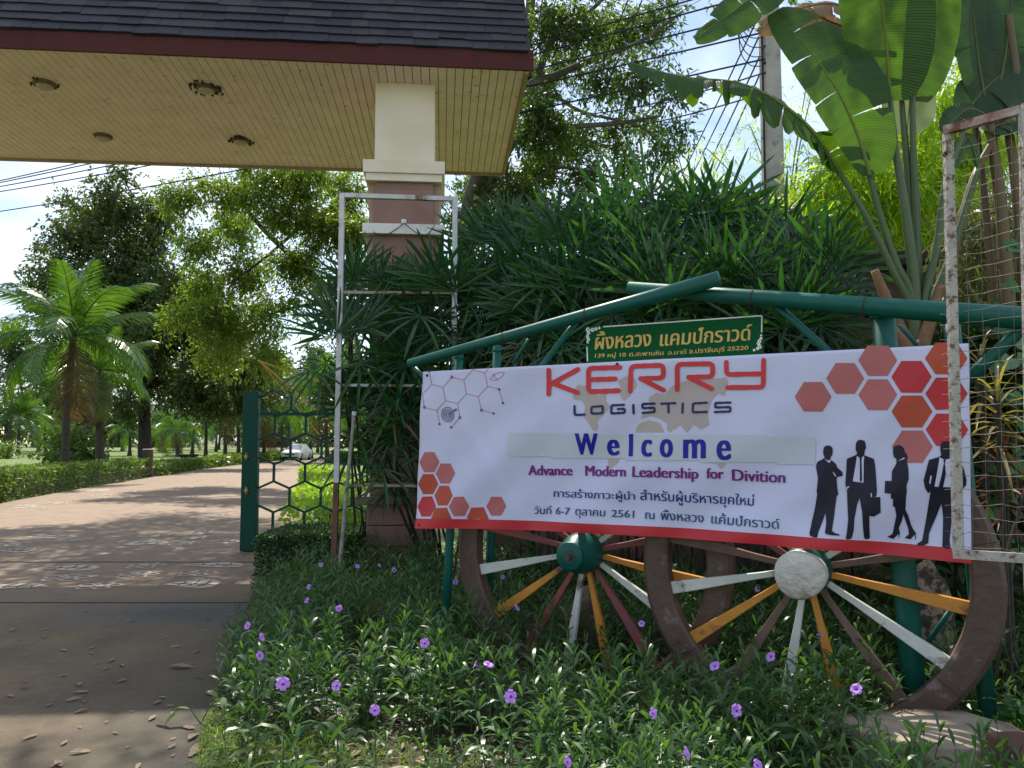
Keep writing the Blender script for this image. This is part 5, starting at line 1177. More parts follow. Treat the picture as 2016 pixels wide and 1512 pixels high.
# ------------------------------------------------------------------ flower bed planting
def bed_ok(x, y):
    if x < lerp_edge(RE, y) + (.06 + .05 * math.sin(y * 9) + .04 * math.sin(y * 23)): return False
    if y > 10.4 - .55 * (x + .3) - .25: return False
    if -2.9 < x < -1.75 and y > 9.2: return False
    if abs(x - CC.x) < .5 and y > 9.75: return False
    if x < -2.3 + .0 and y > 9.0: return False
    return True
def ruellia(stems):
    P = []; D = []; Ln = []; Wd = []; ST = []
    for (x, y, h) in stems:
        lean = (rng.gauss(0, .12), rng.gauss(0, .12)); top = V((x + lean[0] * h, y + lean[1] * h, h)); b = V((x, y, 0)); ST.append((b, top))
        nn = max(4, int(h / .055)); a0 = rng.uniform(0, 6.28)
        for k in range(nn):
            f = .18 + .82 * k / (nn - 1); p = b.lerp(top, f); a = a0 + k * 1.57 + rng.uniform(-.3, .3); ln = rng.uniform(.11, .20) * (1.1 - .3 * f) 
            for s_ in (0, math.pi):
                el = rng.uniform(.25, .8) + .5 * f * f; P.append(p); D.append((math.cos(a + s_) * math.cos(el), math.sin(a + s_) * math.cos(el), math.sin(el))); Ln.append(ln); Wd.append(ln * rng.uniform(.10, .145))
    return np.array([list(p) for p in P]), np.array(D), np.array(Ln), np.array(Wd), ST
stems = []
tries = 0
while len(stems) < 3000 and tries < 60000:
    tries += 1
    y = 3.0 + 7.0 * rng.random() ** 1.25; x = rng.uniform(-3.0, .68 * y + .8)
    if not bed_ok(x, y): continue
    edge = x - lerp_edge(RE, y); cl_ = noise.noise(V((x * 1.3, y * 1.3, 0)))
    if y < 4.3 and x < .1 and rng.random() < .88: continue                    # open grassy corner
    if cl_ < -.12 and rng.random() < .65: continue
    if ((x - 2.25) / .62) ** 2 + ((y - 4.0) / .38) ** 2 < 1: continue          # flat stone
    h = rng.uniform(.21, .47) * (1 + .35 * cl_) * min(1, .55 + edge * 1.2)
    if y < 4.6: h *= .9
    stems.append((x, y, h))
P, D, Ln, Wd, ST = ruellia(stems)
vs = leaf6(P, D, Ln, Wd, .38, .72)
gc = addmesh('ground_cover', pattern_mesh('ground_cover', vs, LEAF6), m_ruellia); tag(gc, 'dense knee high dark green narrow-leaved planting in the flower bed', 'plants', kind='stuff')
mb = MB()
for b, t_ in ST: mb.tube([b, t_], [.0035, .002], 3, False)
sto = obj('ground_cover_stems', mb, m_stem); sto.parent = gc
# low weeds between the stems
n = 5200; wx = []; 
while len(wx) < n:
    y = 2.9 + 6.5 * rng.random() ** 1.3; x = rng.uniform(-2.8, .68 * y + .6)
    if bed_ok(x, y): wx.append((x, y, .015 + .06 * rng.random()))
Pw = np.array(wx); Dw = unit(nr.normal(size=(n, 3)) * np.array([1, 1, .35]) + np.array([0, 0, .5]))
lo = addmesh('low_weeds', pattern_mesh('low_weeds', leaf6(Pw, Dw, .03 + .04 * nr.random(n), .016 + .016 * nr.random(n), .3, .8), LEAF6), leafM('weed_leaf', (.05, .10, .025), (.10, .16, .04), .3)); tag(lo, 'low green weeds carpeting the soil of the flower bed', 'weeds', kind='stuff')
# dry twigs and litter inside the bed
n = 1400; wx = []
while len(wx) < n:
    y = 2.9 + 6 * rng.random() ** 1.4; x = rng.uniform(-2.6, .68 * y + .5)
    if bed_ok(x, y): wx.append((x, y, .02 + .02 * rng.random()))
Pw = np.array(wx); Dw = unit(nr.normal(size=(n, 3)) * np.array([1, 1, .15]))
tag(addmesh('leaf_litter', pattern_mesh('leaf_litter', leaf6(Pw, Dw, .05 + .07 * nr.random(n), .012 + .03 * nr.random(n), .1, .9), LEAF6), m_dry), 'brown leaf litter on the soil of the flower bed', 'leaf litter', kind='stuff')

# grass at the corner of the bed and along the drive
def grass(name, label, pts, lmin, lmax, wd, mat):
    Pg = np.array(pts); n = len(Pg); Dg = unit(nr.normal(size=(n, 3)) * np.array([.55, .55, .1]) + np.array([0, 0, 1.0]))
    tag(addmesh(name, pattern_mesh(name, leaf6(Pg, Dg, lmin + (lmax - lmin) * nr.random(n), wd * (.6 + .8 * nr.random(n)), .5, .2), LEAF6), mat), label, 'grass', kind='stuff')
pts = []
while len(pts) < 7500:
    y = rng.uniform(2.6, 4.7); e = lerp_edge(RE, y); x = e + abs(rng.gauss(0, .75)) - .06
    if x < 1.6 and y < 4.7 - max(0, x - e) * .35 + rng.gauss(0, .12): pts.append((x, y, .012))
grass('grass', 'short light green grass at the corner of the flower bed', pts, .035, .10, .006, m_grassleaf)
pts = []
for _ in range(9000):
    y = 24 + 90 * rng.random() ** 1.6; x = -.72 * y + (.72 * y - (.245 * y - 1.0)) * rng.random()
    if x < lerp_edge(LE, min(y, 70)) - 1.2: pts.append((x, y, gz(x, y)))
grass('lawn_grass', 'sunlit lawn grass under the palms beyond the hedge', pts, .10, .30, .05, leafM('lawn_blade', (.12, .23, .035), (.19, .31, .06), .35, .6))

# purple flowers standing above the leaves
fm = MB(); fmc = []
for k in range(5):
    a = k * 2 * math.pi / 5; i0 = len(fm.v); d = V((math.cos(a), math.sin(a), 0)); s_ = V((-d.y, d.x, 0))
    rows = []
    for r, w_, z in ((.003, .0025, -.022), (.007, .006, -.004), (.017, .013, .004), (.026, .0145, .002), (.031, .009, -.002)):
        rows.append([d * r - s_ * w_ + V((0, 0, z + .002)), d * r + V((0, 0, z)), d * r + s_ * w_ + V((0, 0, z + .002))])
    for row in rows: fm.v += [tuple(p) for p in row]
    for j in range(4):
        for h in (0, 1): q = i0 + j * 3 + h; fm.f.append((q, q + 1, q + 4, q + 3))
PET = mesh_from('petals_mesh', fm, smooth=True); PET.materials.append(m_petal)
tb = MB(); tb.tube([V((0, 0, -.05)), V((0, 0, -.02)), V((0, 0, -.003))], [.002, .0035, .007], 7)
TUB = mesh_from('throat_mesh', tb, smooth=True); TUB.materials.append(leafM('flower_throat', (.20, .08, .42), (.24, .10, .46), .3))
FOL = []
for k in range(3):
    Pf, Df, Lf, Wf, STf = ruellia([(0, 0, 1.0)]); 
    Pf, Df, Lf, Wf, STf = ruellia([(0, 0, .40), (.05, .03, .3)])
    me = pattern_mesh('foliage_mesh', leaf6(Pf, Df, Lf, Wf, .5, .75), LEAF6); me.materials.append(m_ruellia); FOL.append(me)
SM = MB(); SM.tube([V((0, 0, 0)), V((.01, 0, .25)), V((0, 0, .5))], [.004, .003, .002], 5); STM = mesh_from('stem_mesh', SM); STM.materials.append(m_stem)
fl = [(704, 1115, 'beside the box hedge'), (747, 1113, 'before the column pedestal'), (776, 1122, 'at the foot of the pedestal'), (608, 1155, 'highest along the drive edge'), (604, 1182, 'just under another along the drive edge'), (667, 1198, 'left of the leaning stick'), (516, 1254, 'small, at the very edge of the drive'), (512, 1291, 'large and pale, at the edge of the drive'), (557, 1346, 'low, close to the grassy corner'), (662, 1350, 'narrow, right of the grassy corner'), (738, 1398, 'among leaves, right of the grassy corner'), (836, 1266, 'facing sideways, left of the green hub wheel'), (935, 1309, 'left of a pair, below the left wheel rim'), (962, 1308, 'right of a pair, below the left wheel rim'), (1005, 1371, 'hanging, under the left wheel'), (1018, 1196, 'pink in the light, between spokes of the left wheel'), (990, 1136, 'behind the white spoke of the left wheel'), (880, 1108, 'beside the green post at the banner corner'), (897, 1146, 'tiny, beside the left wheel rim'), (1263, 1228, 'behind the red spoke of the left wheel'), (1320, 1148, 'between the two wheels'), (1491, 1160, 'behind the white spoke of the right wheel'), (1407, 1311, 'bright, at the foot of the right wheel rim'), (1286, 1404, 'largest, below the overlap of the wheels'), (1517, 1293, 'deep violet, between lower spokes of the right wheel'), (1450, 1399, 'side-on, under the right wheel'), (1686, 1357, 'right of the lowest spokes of the right wheel'), (1861, 1216, 'behind the right wheel near its rim'), (1352, 1483, 'open and pale, at the bottom centre of the bed'), (1118, 1500, 'cut by the lower picture edge, left of centre'), (1492, 1506, 'cut by the lower picture edge, right of centre'), (1614, 1250, 'dim, deep among the right wheel spokes'), (632, 1112, 'pale, in front of the box hedge'), (487, 1232, 'tiny, hanging over the drive')]
for k, (u, v, lab) in enumerate(fl):
    h = rng.uniform(.46, .55) * (.9 if v > 1380 else 1); p = G(u, v, h); base = V((p.x, p.y, 0)); t = thing('flowering_plant', 'plant with a purple flower ' + lab, 'flower', base, 'purple flowering plants in the bed')
    inst('foliage', FOL[k % 3], t, Matrix.Rotation(rng.uniform(0, 6), 4, 'Z') @ Matrix.Scale(h / .46, 4))
    inst('stem', STM, t, Matrix.Scale(h / .5 * .92, 4))
    ax = V((rng.gauss(0, .6), -.75 + rng.gauss(0, .4), .5)).normalized(); q = V((0, 0, 1)).rotation_difference(ax).to_matrix().to_4x4(); sc = rng.uniform(.6, .9) * (1.1 if v > 1250 else 1)
    m4 = Matrix.Translation((0, 0, h)) @ q @ Matrix.Scale(sc, 4)
    inst('flower', PET, t, m4); inst('flower_tube', TUB, t, m4)

# ------------------------------------------------------------------ hedges and bushes
def box_leaves(c0, c1, wid, h0, h1, n, inset=.12):
    """leaf points in a hedge box along c0-c1, mostly near its skin"""
    c0, c1 = V(c0), V(c1); d = (c1 - c0); l_ = d.length; d.normalize(); s_ = V((d.y, -d.x, 0)); out = []
    for _ in range(n):
        a, b, c = rng.random(), rng.uniform(-1, 1), rng.random(); k = rng.random()
        if k < .45: c = 1 - abs(rng.gauss(0, .1))
        elif k < .8: b = (1 if rng.random() < .8 else -1) * (1 - abs(rng.gauss(0, .12)))
        elif k < .9: a = rng.choice([0, 1]) + rng.gauss(0, .01)
        p = c0 + d * (l_ * a) + s_ * (b * wid / 2); hh = h0 + (h1 - h0) * a; w_ = .05 * noise.noise(p * 1.4)
        out.append((p.x, p.y, max(.03, hh * c + w_)))
    return np.array(out)
def hedge(name, label, cat, segs, wid, n, Ln, Wd, mat, group=None, core=True):
    b0 = V(segs[0][0]); t = thing(name, label, cat, b0, group); Ps = [box_leaves(a, b, wid, h0, h1, int(n / len(segs))) for a, b, h0, h1 in segs]; Pn = np.concatenate(Ps); m_ = len(Pn)
    Dn = unit(nr.normal(size=(m_, 3)) + np.array([0, -.2, .5]))
    addmesh('foliage', pattern_mesh('foliage', leaf6(Pn, Dn, Ln * (.6 + .8 * nr.random(m_)), Wd * (.7 + .6 * nr.random(m_)), .2, .4), LEAF6, b0), mat, t)
    if core:
        mb = MB()
        for a, b, h0, h1 in segs:
            for _ in range(int((V(b) - V(a)).length * 5) + 4):
                p = V(a).lerp(V(b), rng.uniform(.12, .88)) + V((rng.uniform(-.1, .1) * wid, rng.uniform(-.3, .3) * wid, 0)); mb.tube([p, p + V((rng.gauss(0, .08), rng.gauss(0, .08), h0 * .85))], [.015, .006], 4, False)
        tag(obj('stems', mb, m_barkdark, t), kind='stuff')
    return t
def off_edge(p, d): return V((p.x - d, p.y + d * .4, 0))
H1 = [off_edge(q, .75) for q in (G(-260, 1040), G(-60, 1003), G(0, 990), G(150, 963), G(298, 939))]
hedge('clipped_hedge', 'low clipped hedge along the left side of the drive', 'hedge', [(a, b, .82, .82) for a, b in zip(H1, H1[1:])], 1.3, 15000, .15, .07, m_hedge, 'hedges along the drive')
H2 = [off_edge(q, .6) for q in (G(305, 938), G(360, 928), G(430, 919))]; H3 = [off_edge(q, .6) for q in (G(432, 919), G(520, 909), G(560, 905))]
hedge('clipped_hedge', 'thin low hedge continuing past the stump on the left of the drive', 'hedge', [(a, b, .55, .55) for a, b in zip(H2, H2[1:])], 1.4, 5000, .2, .09, m_hedge, 'hedges along the drive')
hedge('clipped_hedge', 'far low hedge on the bend left of the white car', 'hedge', [(a, b, .6, .6) for a, b in zip(H3, H3[1:])], 1.4, 4000, .3, .13, m_hedge, 'hedges along the drive')
hedge('clipped_hedge', 'far low hedge right of the white car', 'hedge', [(G(636, 912) + V((1.2, 0, 0)), G(690, 915) + V((2, 0, 0)), .8, .8)], 1.4, 3000, .25, .12, m_hedge, 'hedges along the drive')
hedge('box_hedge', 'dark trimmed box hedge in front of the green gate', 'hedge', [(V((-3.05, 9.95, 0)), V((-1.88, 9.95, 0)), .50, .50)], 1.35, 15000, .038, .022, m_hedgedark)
hedge('bright_bush', 'sunlit bright green ground bushes behind the gate, right of the drive', 'bush', [(V((-3.1, 13.3, 0)), V((-5.2, 22, 0)), .5, .55), (V((-2.3, 14, 0)), V((-4.0, 22, 0)), .6, .6), (V((-5.2, 22, 0)), V((-8.2, 33, 0)), .6, .6)], 1.5, 9000, .14, .07, leafM('bright_leaf', (.14, .24, .03), (.22, .33, .05), .45))
for (u, y, wpx, vt, lab, nn) in ((130, 46, 120, 836, 'large round bush on the lawn behind the nearest palm', 2600), (190, 47, 50, 868, 'small bush beside the drooping palm trunk', 900), (15, 70, 60, 870, 'small low bush at the far left of the lawn', 700)):
    b = on_ground(u, y); h = at(u, vt, y).z - b.z; wm = wpx * y / F / 2
    make_tree('lawn_bush', lab, 'bushes on the lawn', [b, b + V((0, 0, h * .3)), b + V((.1, 0, h * .6))], .08, [], [(b + V((rng.uniform(-.5, .5) * wm, 0, h * rng.uniform(.3, .6))), (wm * .62, wm * .6, h * .38), 1) for _ in range(5)], nn // 7, 7, .28, .13, .5, m_hedge, m_barkdark, .1, cat='bush')
# chicken wire along the left hedge
wf = thing('wire_fence', 'low chicken wire fence against the face of the left hedge', 'fence', G(-260, 1041)); mb = MB(); hp = MB()
edge_ = [G(-260, 1041), G(-60, 1003.5), G(0, 991), G(150, 963.8), G(298, 939.8)]; tot = 0
for a, b in zip(edge_, edge_[1:]):
    a = V((a.x - .05, a.y, 0)); b = V((b.x - .05, b.y, 0)); l_ = (b - a).length; nseg = int(l_ / .17); dd = (b - a) / nseg
    for k in range(nseg):
        p = a + dd * k
        for z in np.arange(0, .42, .14):
            q = p + dd * .5
            mb.tube([p + V((0, 0, z)), q + V((0, 0, z + .05)), p + dd + V((0, 0, z))], .005, 3, False); mb.tube([q + V((0, 0, z + .05)), q + V((0, 0, z + .14))], .005, 3, False)
    mb.tube([a + V((0, 0, .42)), b + V((0, 0, .42))], .006, 4, False)
    for k in range(0, nseg, 14): hp = MB(); hp.tube([a + dd * k, a + dd * k + V((0, 0, .5))], .014, 5); obj('fence_stake', hp, m_wire, wf)
obj('wire_netting', mb, m_wire, wf)

# ------------------------------------------------------------------ stones, stump and small things
m_rock = M('brown_rock', (.14, .095, .06), .9, (.07, .05, .035), 4, bump=.8, bscale=9, dirt=(.05, .06, .03), dscale=3)
m_slab = M('pale_flat_stone', (.34, .285, .21), .9, (.21, .17, .12), 5, bump=.9, bscale=12, dirt=(.15, .13, .09), dscale=2.5)
def rock(name, label, c, r, seed, mat, flat=0.0, cat='rock'):
    bm = bmesh.new(); bmesh.ops.create_icosphere(bm, subdivisions=4, radius=1)
    for vtx in bm.verts:
        n_ = vtx.co.normalized(); k = 1 + .28 * noise.noise(n_ * 1.5 + V((seed, 0, 0))) + .10 * noise.noise(n_ * 4 + V((seed, 3, 0))) + .04 * noise.noise(n_ * 11)
        q = V((n_.x * r[0] * k, n_.y * r[1] * k, n_.z * r[2] * k))
        if flat and q.z > r[2] * flat: q.z = r[2] * flat + (q.z - r[2] * flat) * .15
        vtx.co = q
    m_ = bpy.data.meshes.new(name); bm.to_mesh(m_); bm.free(); m_.materials.append(mat); m_.polygons.foreach_set('use_smooth', [True] * len(m_.polygons))
    o = bpy.data.objects.new(name, m_); COL.objects.link(o); o.location = c; return tag(o, label, cat, 'stones in the flower bed')
q = at(1165, 1285, 5.95); rock('rock', 'rounded brown rock seen between the spokes of the green hub wheel', (q.x, q.y, .16), (.26, .22, .30), 1, m_rock)
q = G(905, 1318); rock('rock', 'low tan rock left of the foot of the left wheel', (q.x, q.y, .08), (.26, .16, .16), 2, m_rock)
q = at(1850, 1460, 4.05); rock('flat_stone', 'large pale flat stone beneath the right wheel', (q.x, q.y, .03), (.50, .34, .22), 3, m_slab, .55)
q = at(1830, 1170, 5.3); rock('rock', 'speckled upright stone behind the right wheel', (q.x, q.y, .35), (.14, .13, .42), 4, M('speckled_stone', (.30, .22, .16), .9, (.05, .045, .035), 16, .45, .55, bump=.7, bscale=20))
q = at(772, 1262, 6.6); rock('rock', 'dark mossy rock half hidden by leaves left of the green post', (q.x, q.y, .1), (.28, .2, .2), 6, m_rock)
q = at(1700, 1420, 4.3); rock('rock', 'small brown stone at the edge of the pale flat stone', (q.x - .12, q.y, .05), (.12, .1, .1), 8, m_slab)
tb_ = thing('timber_block', 'brown painted timber block at the lower right corner', 'block', at(2012, 1520, 3.55)); mb = MB(); c = at(2030, 1490, 3.6); mb.box((c.x + .06, c.y, c.z - .04), (.24, .5, .13)); obj('block_body', mb, M('brown_paint', (.16, .075, .05), .6, (.11, .055, .04), 8, bump=.3), tb_, bevel=.012)
mb = MB(); mb.box((c.x + .07, c.y + .02, (c.z - .106) / 2), (.18, .4, max(.05, c.z - .108))); obj('block_foot', mb, m_rock, tb_)
p = G(289, 939); st_ = thing('hedge_stump', 'short grey stump post closing the end of the left hedge', 'stump', V((p.x, p.y, 0))); mb = MB(); mb.tube([p, p + V((0, 0, .6)), p + V((.02, 0, 1.25))], [.28, .24, .22], 10); obj('stump_post', mb, m_bark, st_, smooth=False); mb = MB(); mb.tube([p + V((.02, 0, 1.251)), p + V((.02, 0, 1.30))], [.26, .2], 10); obj('stump_cap', mb, m_slab, st_)
# dead leaves on the drive
DL = []
for k in range(4):
    r = random.Random(k); mb = MB(); n_ = 7; rows = []
    for j in range(n_):
        f = j / (n_ - 1); w_ = .21 * math.sin(math.pi * (.04 + .92 * f)) ** .75 * r.uniform(.85, 1.1); z = .02 + .05 * math.sin(f * 3 + k) * (.5 + .5 * (k % 2)); cu = r.uniform(.05, .2)
        rows.append([V((f - .5, -w_, z + cu * w_ * 2)), V((f - .5, r.uniform(-.02, .02), z)), V((f - .5, w_, z + cu * w_ * 2.4))])
    for row in rows: mb.v += [tuple(p) for p in row]
    for j in range(n_ - 1):
        for h in (0, 1): a = j * 3 + h; mb.f.append((a, a + 1, a + 4, a + 3))
    i0 = len(mb.v); mb.tube([V((-.5, 0, .04)), V((-.68, .02, .03))], .012, 4)
    m_ = mesh_from('dead_leaf_mesh', mb); m_.materials.append(m_dry); DL.append(m_)
big = [(355, 1314, .2), (435, 1290, .11), (155, 1347, .1), (160, 1362, .1), (220, 1300, .1), (240, 1310, .08), (125, 1280, .09), (310, 1382, .09), (145, 1377, .1), (160, 1400, .09), (300, 1413, .09), (410, 1365, .09), (20, 1370, .08), (158, 1480, .11), (115, 1503, .1), (90, 1238, .09), (170, 1202, .08), (25, 1240, .1), (85, 1254, .08), (130, 1170, .07), (255, 1222, .08), (380, 1450, .12), (385, 1480, .14), (372, 1432, .1), (460, 1420, .1), (390, 1470, .12), (240, 1340, .09), (345, 1273, .09), (385, 1284, .08), (125, 1330, .08), (180, 1275, .08), (60, 1450, .1)]
spots = [(u, v, s_) for u, v, s_ in big]
while len(spots) < 85:
    v = 1050 + 460 * rng.random() ** .8; u = rng.uniform(-20, 500 - max(0, v - 1120) * .3); spots.append((u, v, rng.uniform(.03, .075)))
for _ in range(25): spots.append((rng.uniform(470, 530) , rng.uniform(1088, 1112), rng.uniform(.05, .09)))
for k, (u, v, s_) in enumerate(spots):
    p = G(u, v, .008); o = inst('fallen_leaf', DL[k % 4], None, Matrix.Translation(p) @ Matrix.Rotation(rng.uniform(0, 6.28), 4, 'Z') @ Matrix.Rotation(rng.gauss(0, .12), 4, 'X') @ Matrix.Scale(s_ * .85, 4)); tag(o, 'dry brown fallen leaf lying on the concrete drive', 'leaf', 'fallen leaves on the drive')
# loose green sprig by the bed edge
p = G(395, 1425); sg = thing('green_sprig', 'loose weed sprig with oval leaves at the edge of the drive', 'weed', p); Ps = []; 
mb = MB(); mb.tube([p, p + V((.05, 0, .1)), p + V((.16, 0, .17))], [.004, .003, .002], 4); mb.tube([p, p + V((-.06, 0, .08)), p + V((-.16, -.02, .09))], [.004, .003, .002], 4); obj('stem', mb, m_stem, sg)
Pn = np.array([list(p + V(q)) for q in ((.05, 0, .1), (.1, 0, .14), (.16, 0, .17), (.12, 0, .15), (-.06, 0, .08), (-.12, 0, .09), (-.16, 0, .09))]); Dn = unit(np.array([(.5, -.3, .6), (-.5, 0, .6), (.8, 0, .3), (.3, -.6, -.1), (-.7, 0, .3), (-.4, -.5, -.3), (-.9, 0, -.3)])); addmesh('leaves', pattern_mesh('leaves', leaf6(Pn, Dn, np.full(7, .11), np.full(7, .04), .4, .9), LEAF6, p), m_hedge, sg)

# ------------------------------------------------------------------ plants behind the mesh frame
def rosette(name, label, c, n, L_, wd, mat, seed, zb=0, stem=None):
    r = random.Random(seed); base = V((c.x, c.y, 0)); t = thing(name, label, 'plant', base); mb = MB()
    for k in range(n):
        a = k * 2.4; el = R_(80 - 110 * (k / n) + r.uniform(-8, 8)); d = V((math.cos(a) * math.cos(el), math.sin(a) * math.cos(el), math.sin(el))); s_ = d.cross(V((0, 0, 1))).normalized(); ll = L_ * r.uniform(.7, 1.1); i0 = len(mb.v)
        for f, w_ in ((0, .5), (.3, 1), (.65, .9), (1, .1)):
            q = c + d * ll * f + V((0, 0, -.45 * ll * f * f)) - V((0, 0, .35 * k / n)); mb.v += [tuple(q + s_ * wd * w_ + V((0, 0, .006))), tuple(q), tuple(q - s_ * wd * w_ + V((0, 0, .006)))]
        for j in range(3):
            for h in (0, 1): q = i0 + j * 3 + h; mb.f.append((q, q + 1, q + 4, q + 3))
    obj('leaves', mb, mat, t); mb = MB(); mb.tube([base, c], [.022, .018], 6); obj('stem', mb, m_cane, t); return t
m_straw = leafM('straw_leaf', (.16, .14, .05), (.28, .22, .09), .3); m_redleaf = leafM('dark_red_leaf', (.10, .03, .03), (.16, .05, .04), .3)
rosette('spiky_plant', 'spiky straw coloured plant right of the banner behind the mesh', at(1962, 770, 4.7), 30, .42, .011, m_straw, 1)
rosette('spiky_plant', 'dark red leaved spiky plant low behind the mesh', at(1975, 900, 4.8), 26, .36, .012, m_redleaf, 2)
rosette('spiky_plant', 'dry drooping spiky plant beneath the green brace', at(1930, 700, 5.2), 22, .36, .012, m_straw, 3)
rosette('spiky_plant', 'green strap leaved plant by the foot of the right wheel', at(1975, 1290, 4.9), 26, .42, .014, m_rhapis, 4)
def vine(label, path, n, sz, seed):
    r = random.Random(seed); pp = smooth_path(pxpath(path), 6); base = pp[0]; t = thing('climbing_vine', label, 'vine', V((base.x, base.y, 0))); mb = MB(); mb.tube(pp, .006, 4, False); obj('stem', mb, m_stem, t); mb = MB()
    for k in range(n):
        p = pp[int((len(pp) - 1) * r.random())] + V((r.gauss(0, .05), r.gauss(0, .05), r.gauss(0, .03))); d = V((r.gauss(0, .7), -.4, -.6 + r.gauss(0, .3))).normalized(); f_ = V((r.gauss(0, .3), -1, .6)).normalized(); s_ = d.cross(f_).normalized(); z = sz * r.uniform(.6, 1.2)
        out = [(0, 0), (.42, -.12), (.5, .2), (.3, .65), (0, 1.05), (-.3, .65), (-.5, .2), (-.42, -.12)]; mb.poly([p + s_ * (a * z) + d * (b * z) for a, b in out])
    obj('leaves', mb, leafM('vine_leaf', (.03, .10, .025), (.06, .17, .04), .3, .3) if 'vine_leaf' not in bpy.data.materials else bpy.data.materials['vine_leaf'], t)
vine('heart leaved vine climbing beside the banana stalk, high behind the mesh', [(1975, 700, 5.1), (1990, 600, 5.1), (2000, 500, 5.1), (2005, 430, 5.1)], 16, .12, 1)
vine('heart leaved vine low behind the mesh, right of the banner', [(1965, 1140, 4.9), (1980, 1000, 4.9), (1998, 880, 4.9), (2008, 760, 4.9)], 34, .10, 2)
vine('pale oval leaved runner on the ground right of the flat stone', [(1930, 1400, 4.5), (1965, 1385, 4.4), (2010, 1390, 4.3), (2050, 1400, 4.3)], 18, .09, 3)
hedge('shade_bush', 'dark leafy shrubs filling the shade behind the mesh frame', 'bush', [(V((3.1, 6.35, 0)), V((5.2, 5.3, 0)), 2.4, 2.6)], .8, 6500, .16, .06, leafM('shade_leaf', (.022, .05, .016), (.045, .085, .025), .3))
s = MB(); 
tw = thing('bare_twig', 'thin curved brown twig rising right of the right wheel', 'twig', G(1965, 1420)); mb = MB(); mb.tube(smooth_path(pxpath([(1962, 1330, 4.4), (1975, 1180, 4.4), (1982, 1090, 4.4), (2005, 1010, 4.4), (2035, 900, 4.4)]), 5), .010, 5); obj('stem', mb, m_cane, tw)

# ------------------------------------------------------------------ utility pole and cables
pole_x = at(1523, 400, 10.9).x; up_ = thing('utility_pole', 'square concrete utility pole rising behind the fan palms', 'utility pole', V((pole_x, 10.9, 0)))
m_conc = M('pole_concrete', (.42, .39, .35), .85, (.30, .28, .25), 3, bump=.3, bscale=30, dirt=(.14, .12, .10), dscale=5, dlo=.55, dhi=.75)
mb = MB(); lo = []
for z, w_ in ((0, .15), (9.6, .115)): lo.append([V((pole_x + sx * w_, 10.9 + sy * w_, z)) for sx, sy in ((-1, -.8), (-.8, -1), (.8, -1), (1, -.8), (1, .8), (.8, 1), (-.8, 1), (-1, .8))])
mb.rings(lo); obj('pole_shaft', mb, m_conc, up_)
mb = MB(); mb.tube([V((pole_x - .16, 10.82, .3)), V((pole_x - .14, 10.82, 5)), V((pole_x - .125, 10.82, 9))], .018, 5); obj('conduit', mb, m_dark, up_)
for z in (7.7, 8.4):
    mb = MB(); mb.box((pole_x, 10.74, z), (.5, .06, .08)); obj('cross_arm', mb, m_metal, up_)
    for dx in (-.2, .2):
        mb = MB(); mb.tube([V((pole_x + dx, 10.70, z + .05)), V((pole_x + dx, 10.70, z + .10)), V((pole_x + dx, 10.70, z + .15))], [.03, .04, .02], 8); obj('insulator', mb, m_white, up_)
m_cable = M('black_cable', (.02, .02, .022), .6)
def cable(label, a, b, sag, r=.012):
    a, b = V(a), V(b); n_ = 28; base = a; t = thing('overhead_cable', label, 'cable', base, 'overhead cables'); mb = MB(); mb.tube([a.lerp(b, k / n_) - V((0, 0, sag * 4 * (k / n_) * (1 - k / n_))) for k in range(n_ + 1)], r, 5, False); obj('wire', mb, m_cable, t)
hub = V((pole_x - .12, 10.75, 0))
def leftend(u, v, y): return at(u, v, y)
lf = [(0, 341, 19.0, 8.3, 'highest cable left of the gatehouse'), (0, 345, 19.2, 8.1, 'second highest cable left of the gatehouse'), (0, 353, 19.4, 7.8, 'middle cable of the bundle left of the gatehouse'), (0, 363, 19.6, 7.5, 'fourth cable of the bundle left of the gatehouse'), (0, 402, 19.8, 7.1, 'lowest cable, crossing the tops of the dark tree')]
for u, v, y, z, lab in lf:
    a = hub + V((0, 0, z)); m_ = at(u, v, y); cable(lab, a, a + (m_ - a) * 1.35, .25, .014)
for k, (u, v, z, lab) in enumerate(((1225, 560, 7.9, 'diagonal cable nearest the tree'), (1240, 570, 7.6, 'second diagonal cable beside the tree'), (1262, 575, 7.3, 'third diagonal cable right of the tree'), (1285, 580, 7.05, 'lowest diagonal cable before the wispy bamboo'))):
    cable(lab + ', falling away from the utility pole', hub + V((0, 0, z)), at(u, v, 46), .3, .014)
cable('steep cable crossing the limbs of the spreading tree', at(1240, -10, 12.6), at(1085, 350, 21), .15, .013); cable('second steep cable beside the first across the spreading tree', at(1268, -10, 12.6), at(1110, 350, 21), .15, .013)
cable('cable at upper right running from the pole to beyond the dry leaf', hub + V((.2, 0, 8.3)), at(1330, -20, 9), .05, .010)
cable('cable sloping from the pole through the tree foliage', hub + V((0, 0, 6.9)), at(1030, 226, 20), .25, .012); cable('lower cable sloping from the pole through the tree foliage', hub + V((0, 0, 6.6)), at(1030, 262, 21), .25, .012)
for k in range(7):
    mb = MB(); z0 = 7.0 + k * .14; a = V((pole_x - .13, 10.75, z0)); b = a + V((-.35 - .08 * k, -.02 * k, .55 + .1 * k)); mb.tube(smooth_path([a, a + V((-.22, -.05, -.02)), a + V((-.35, -.02, .2)), b], 4), .008, 4); obj('cable_loop', mb, m_cable, up_)

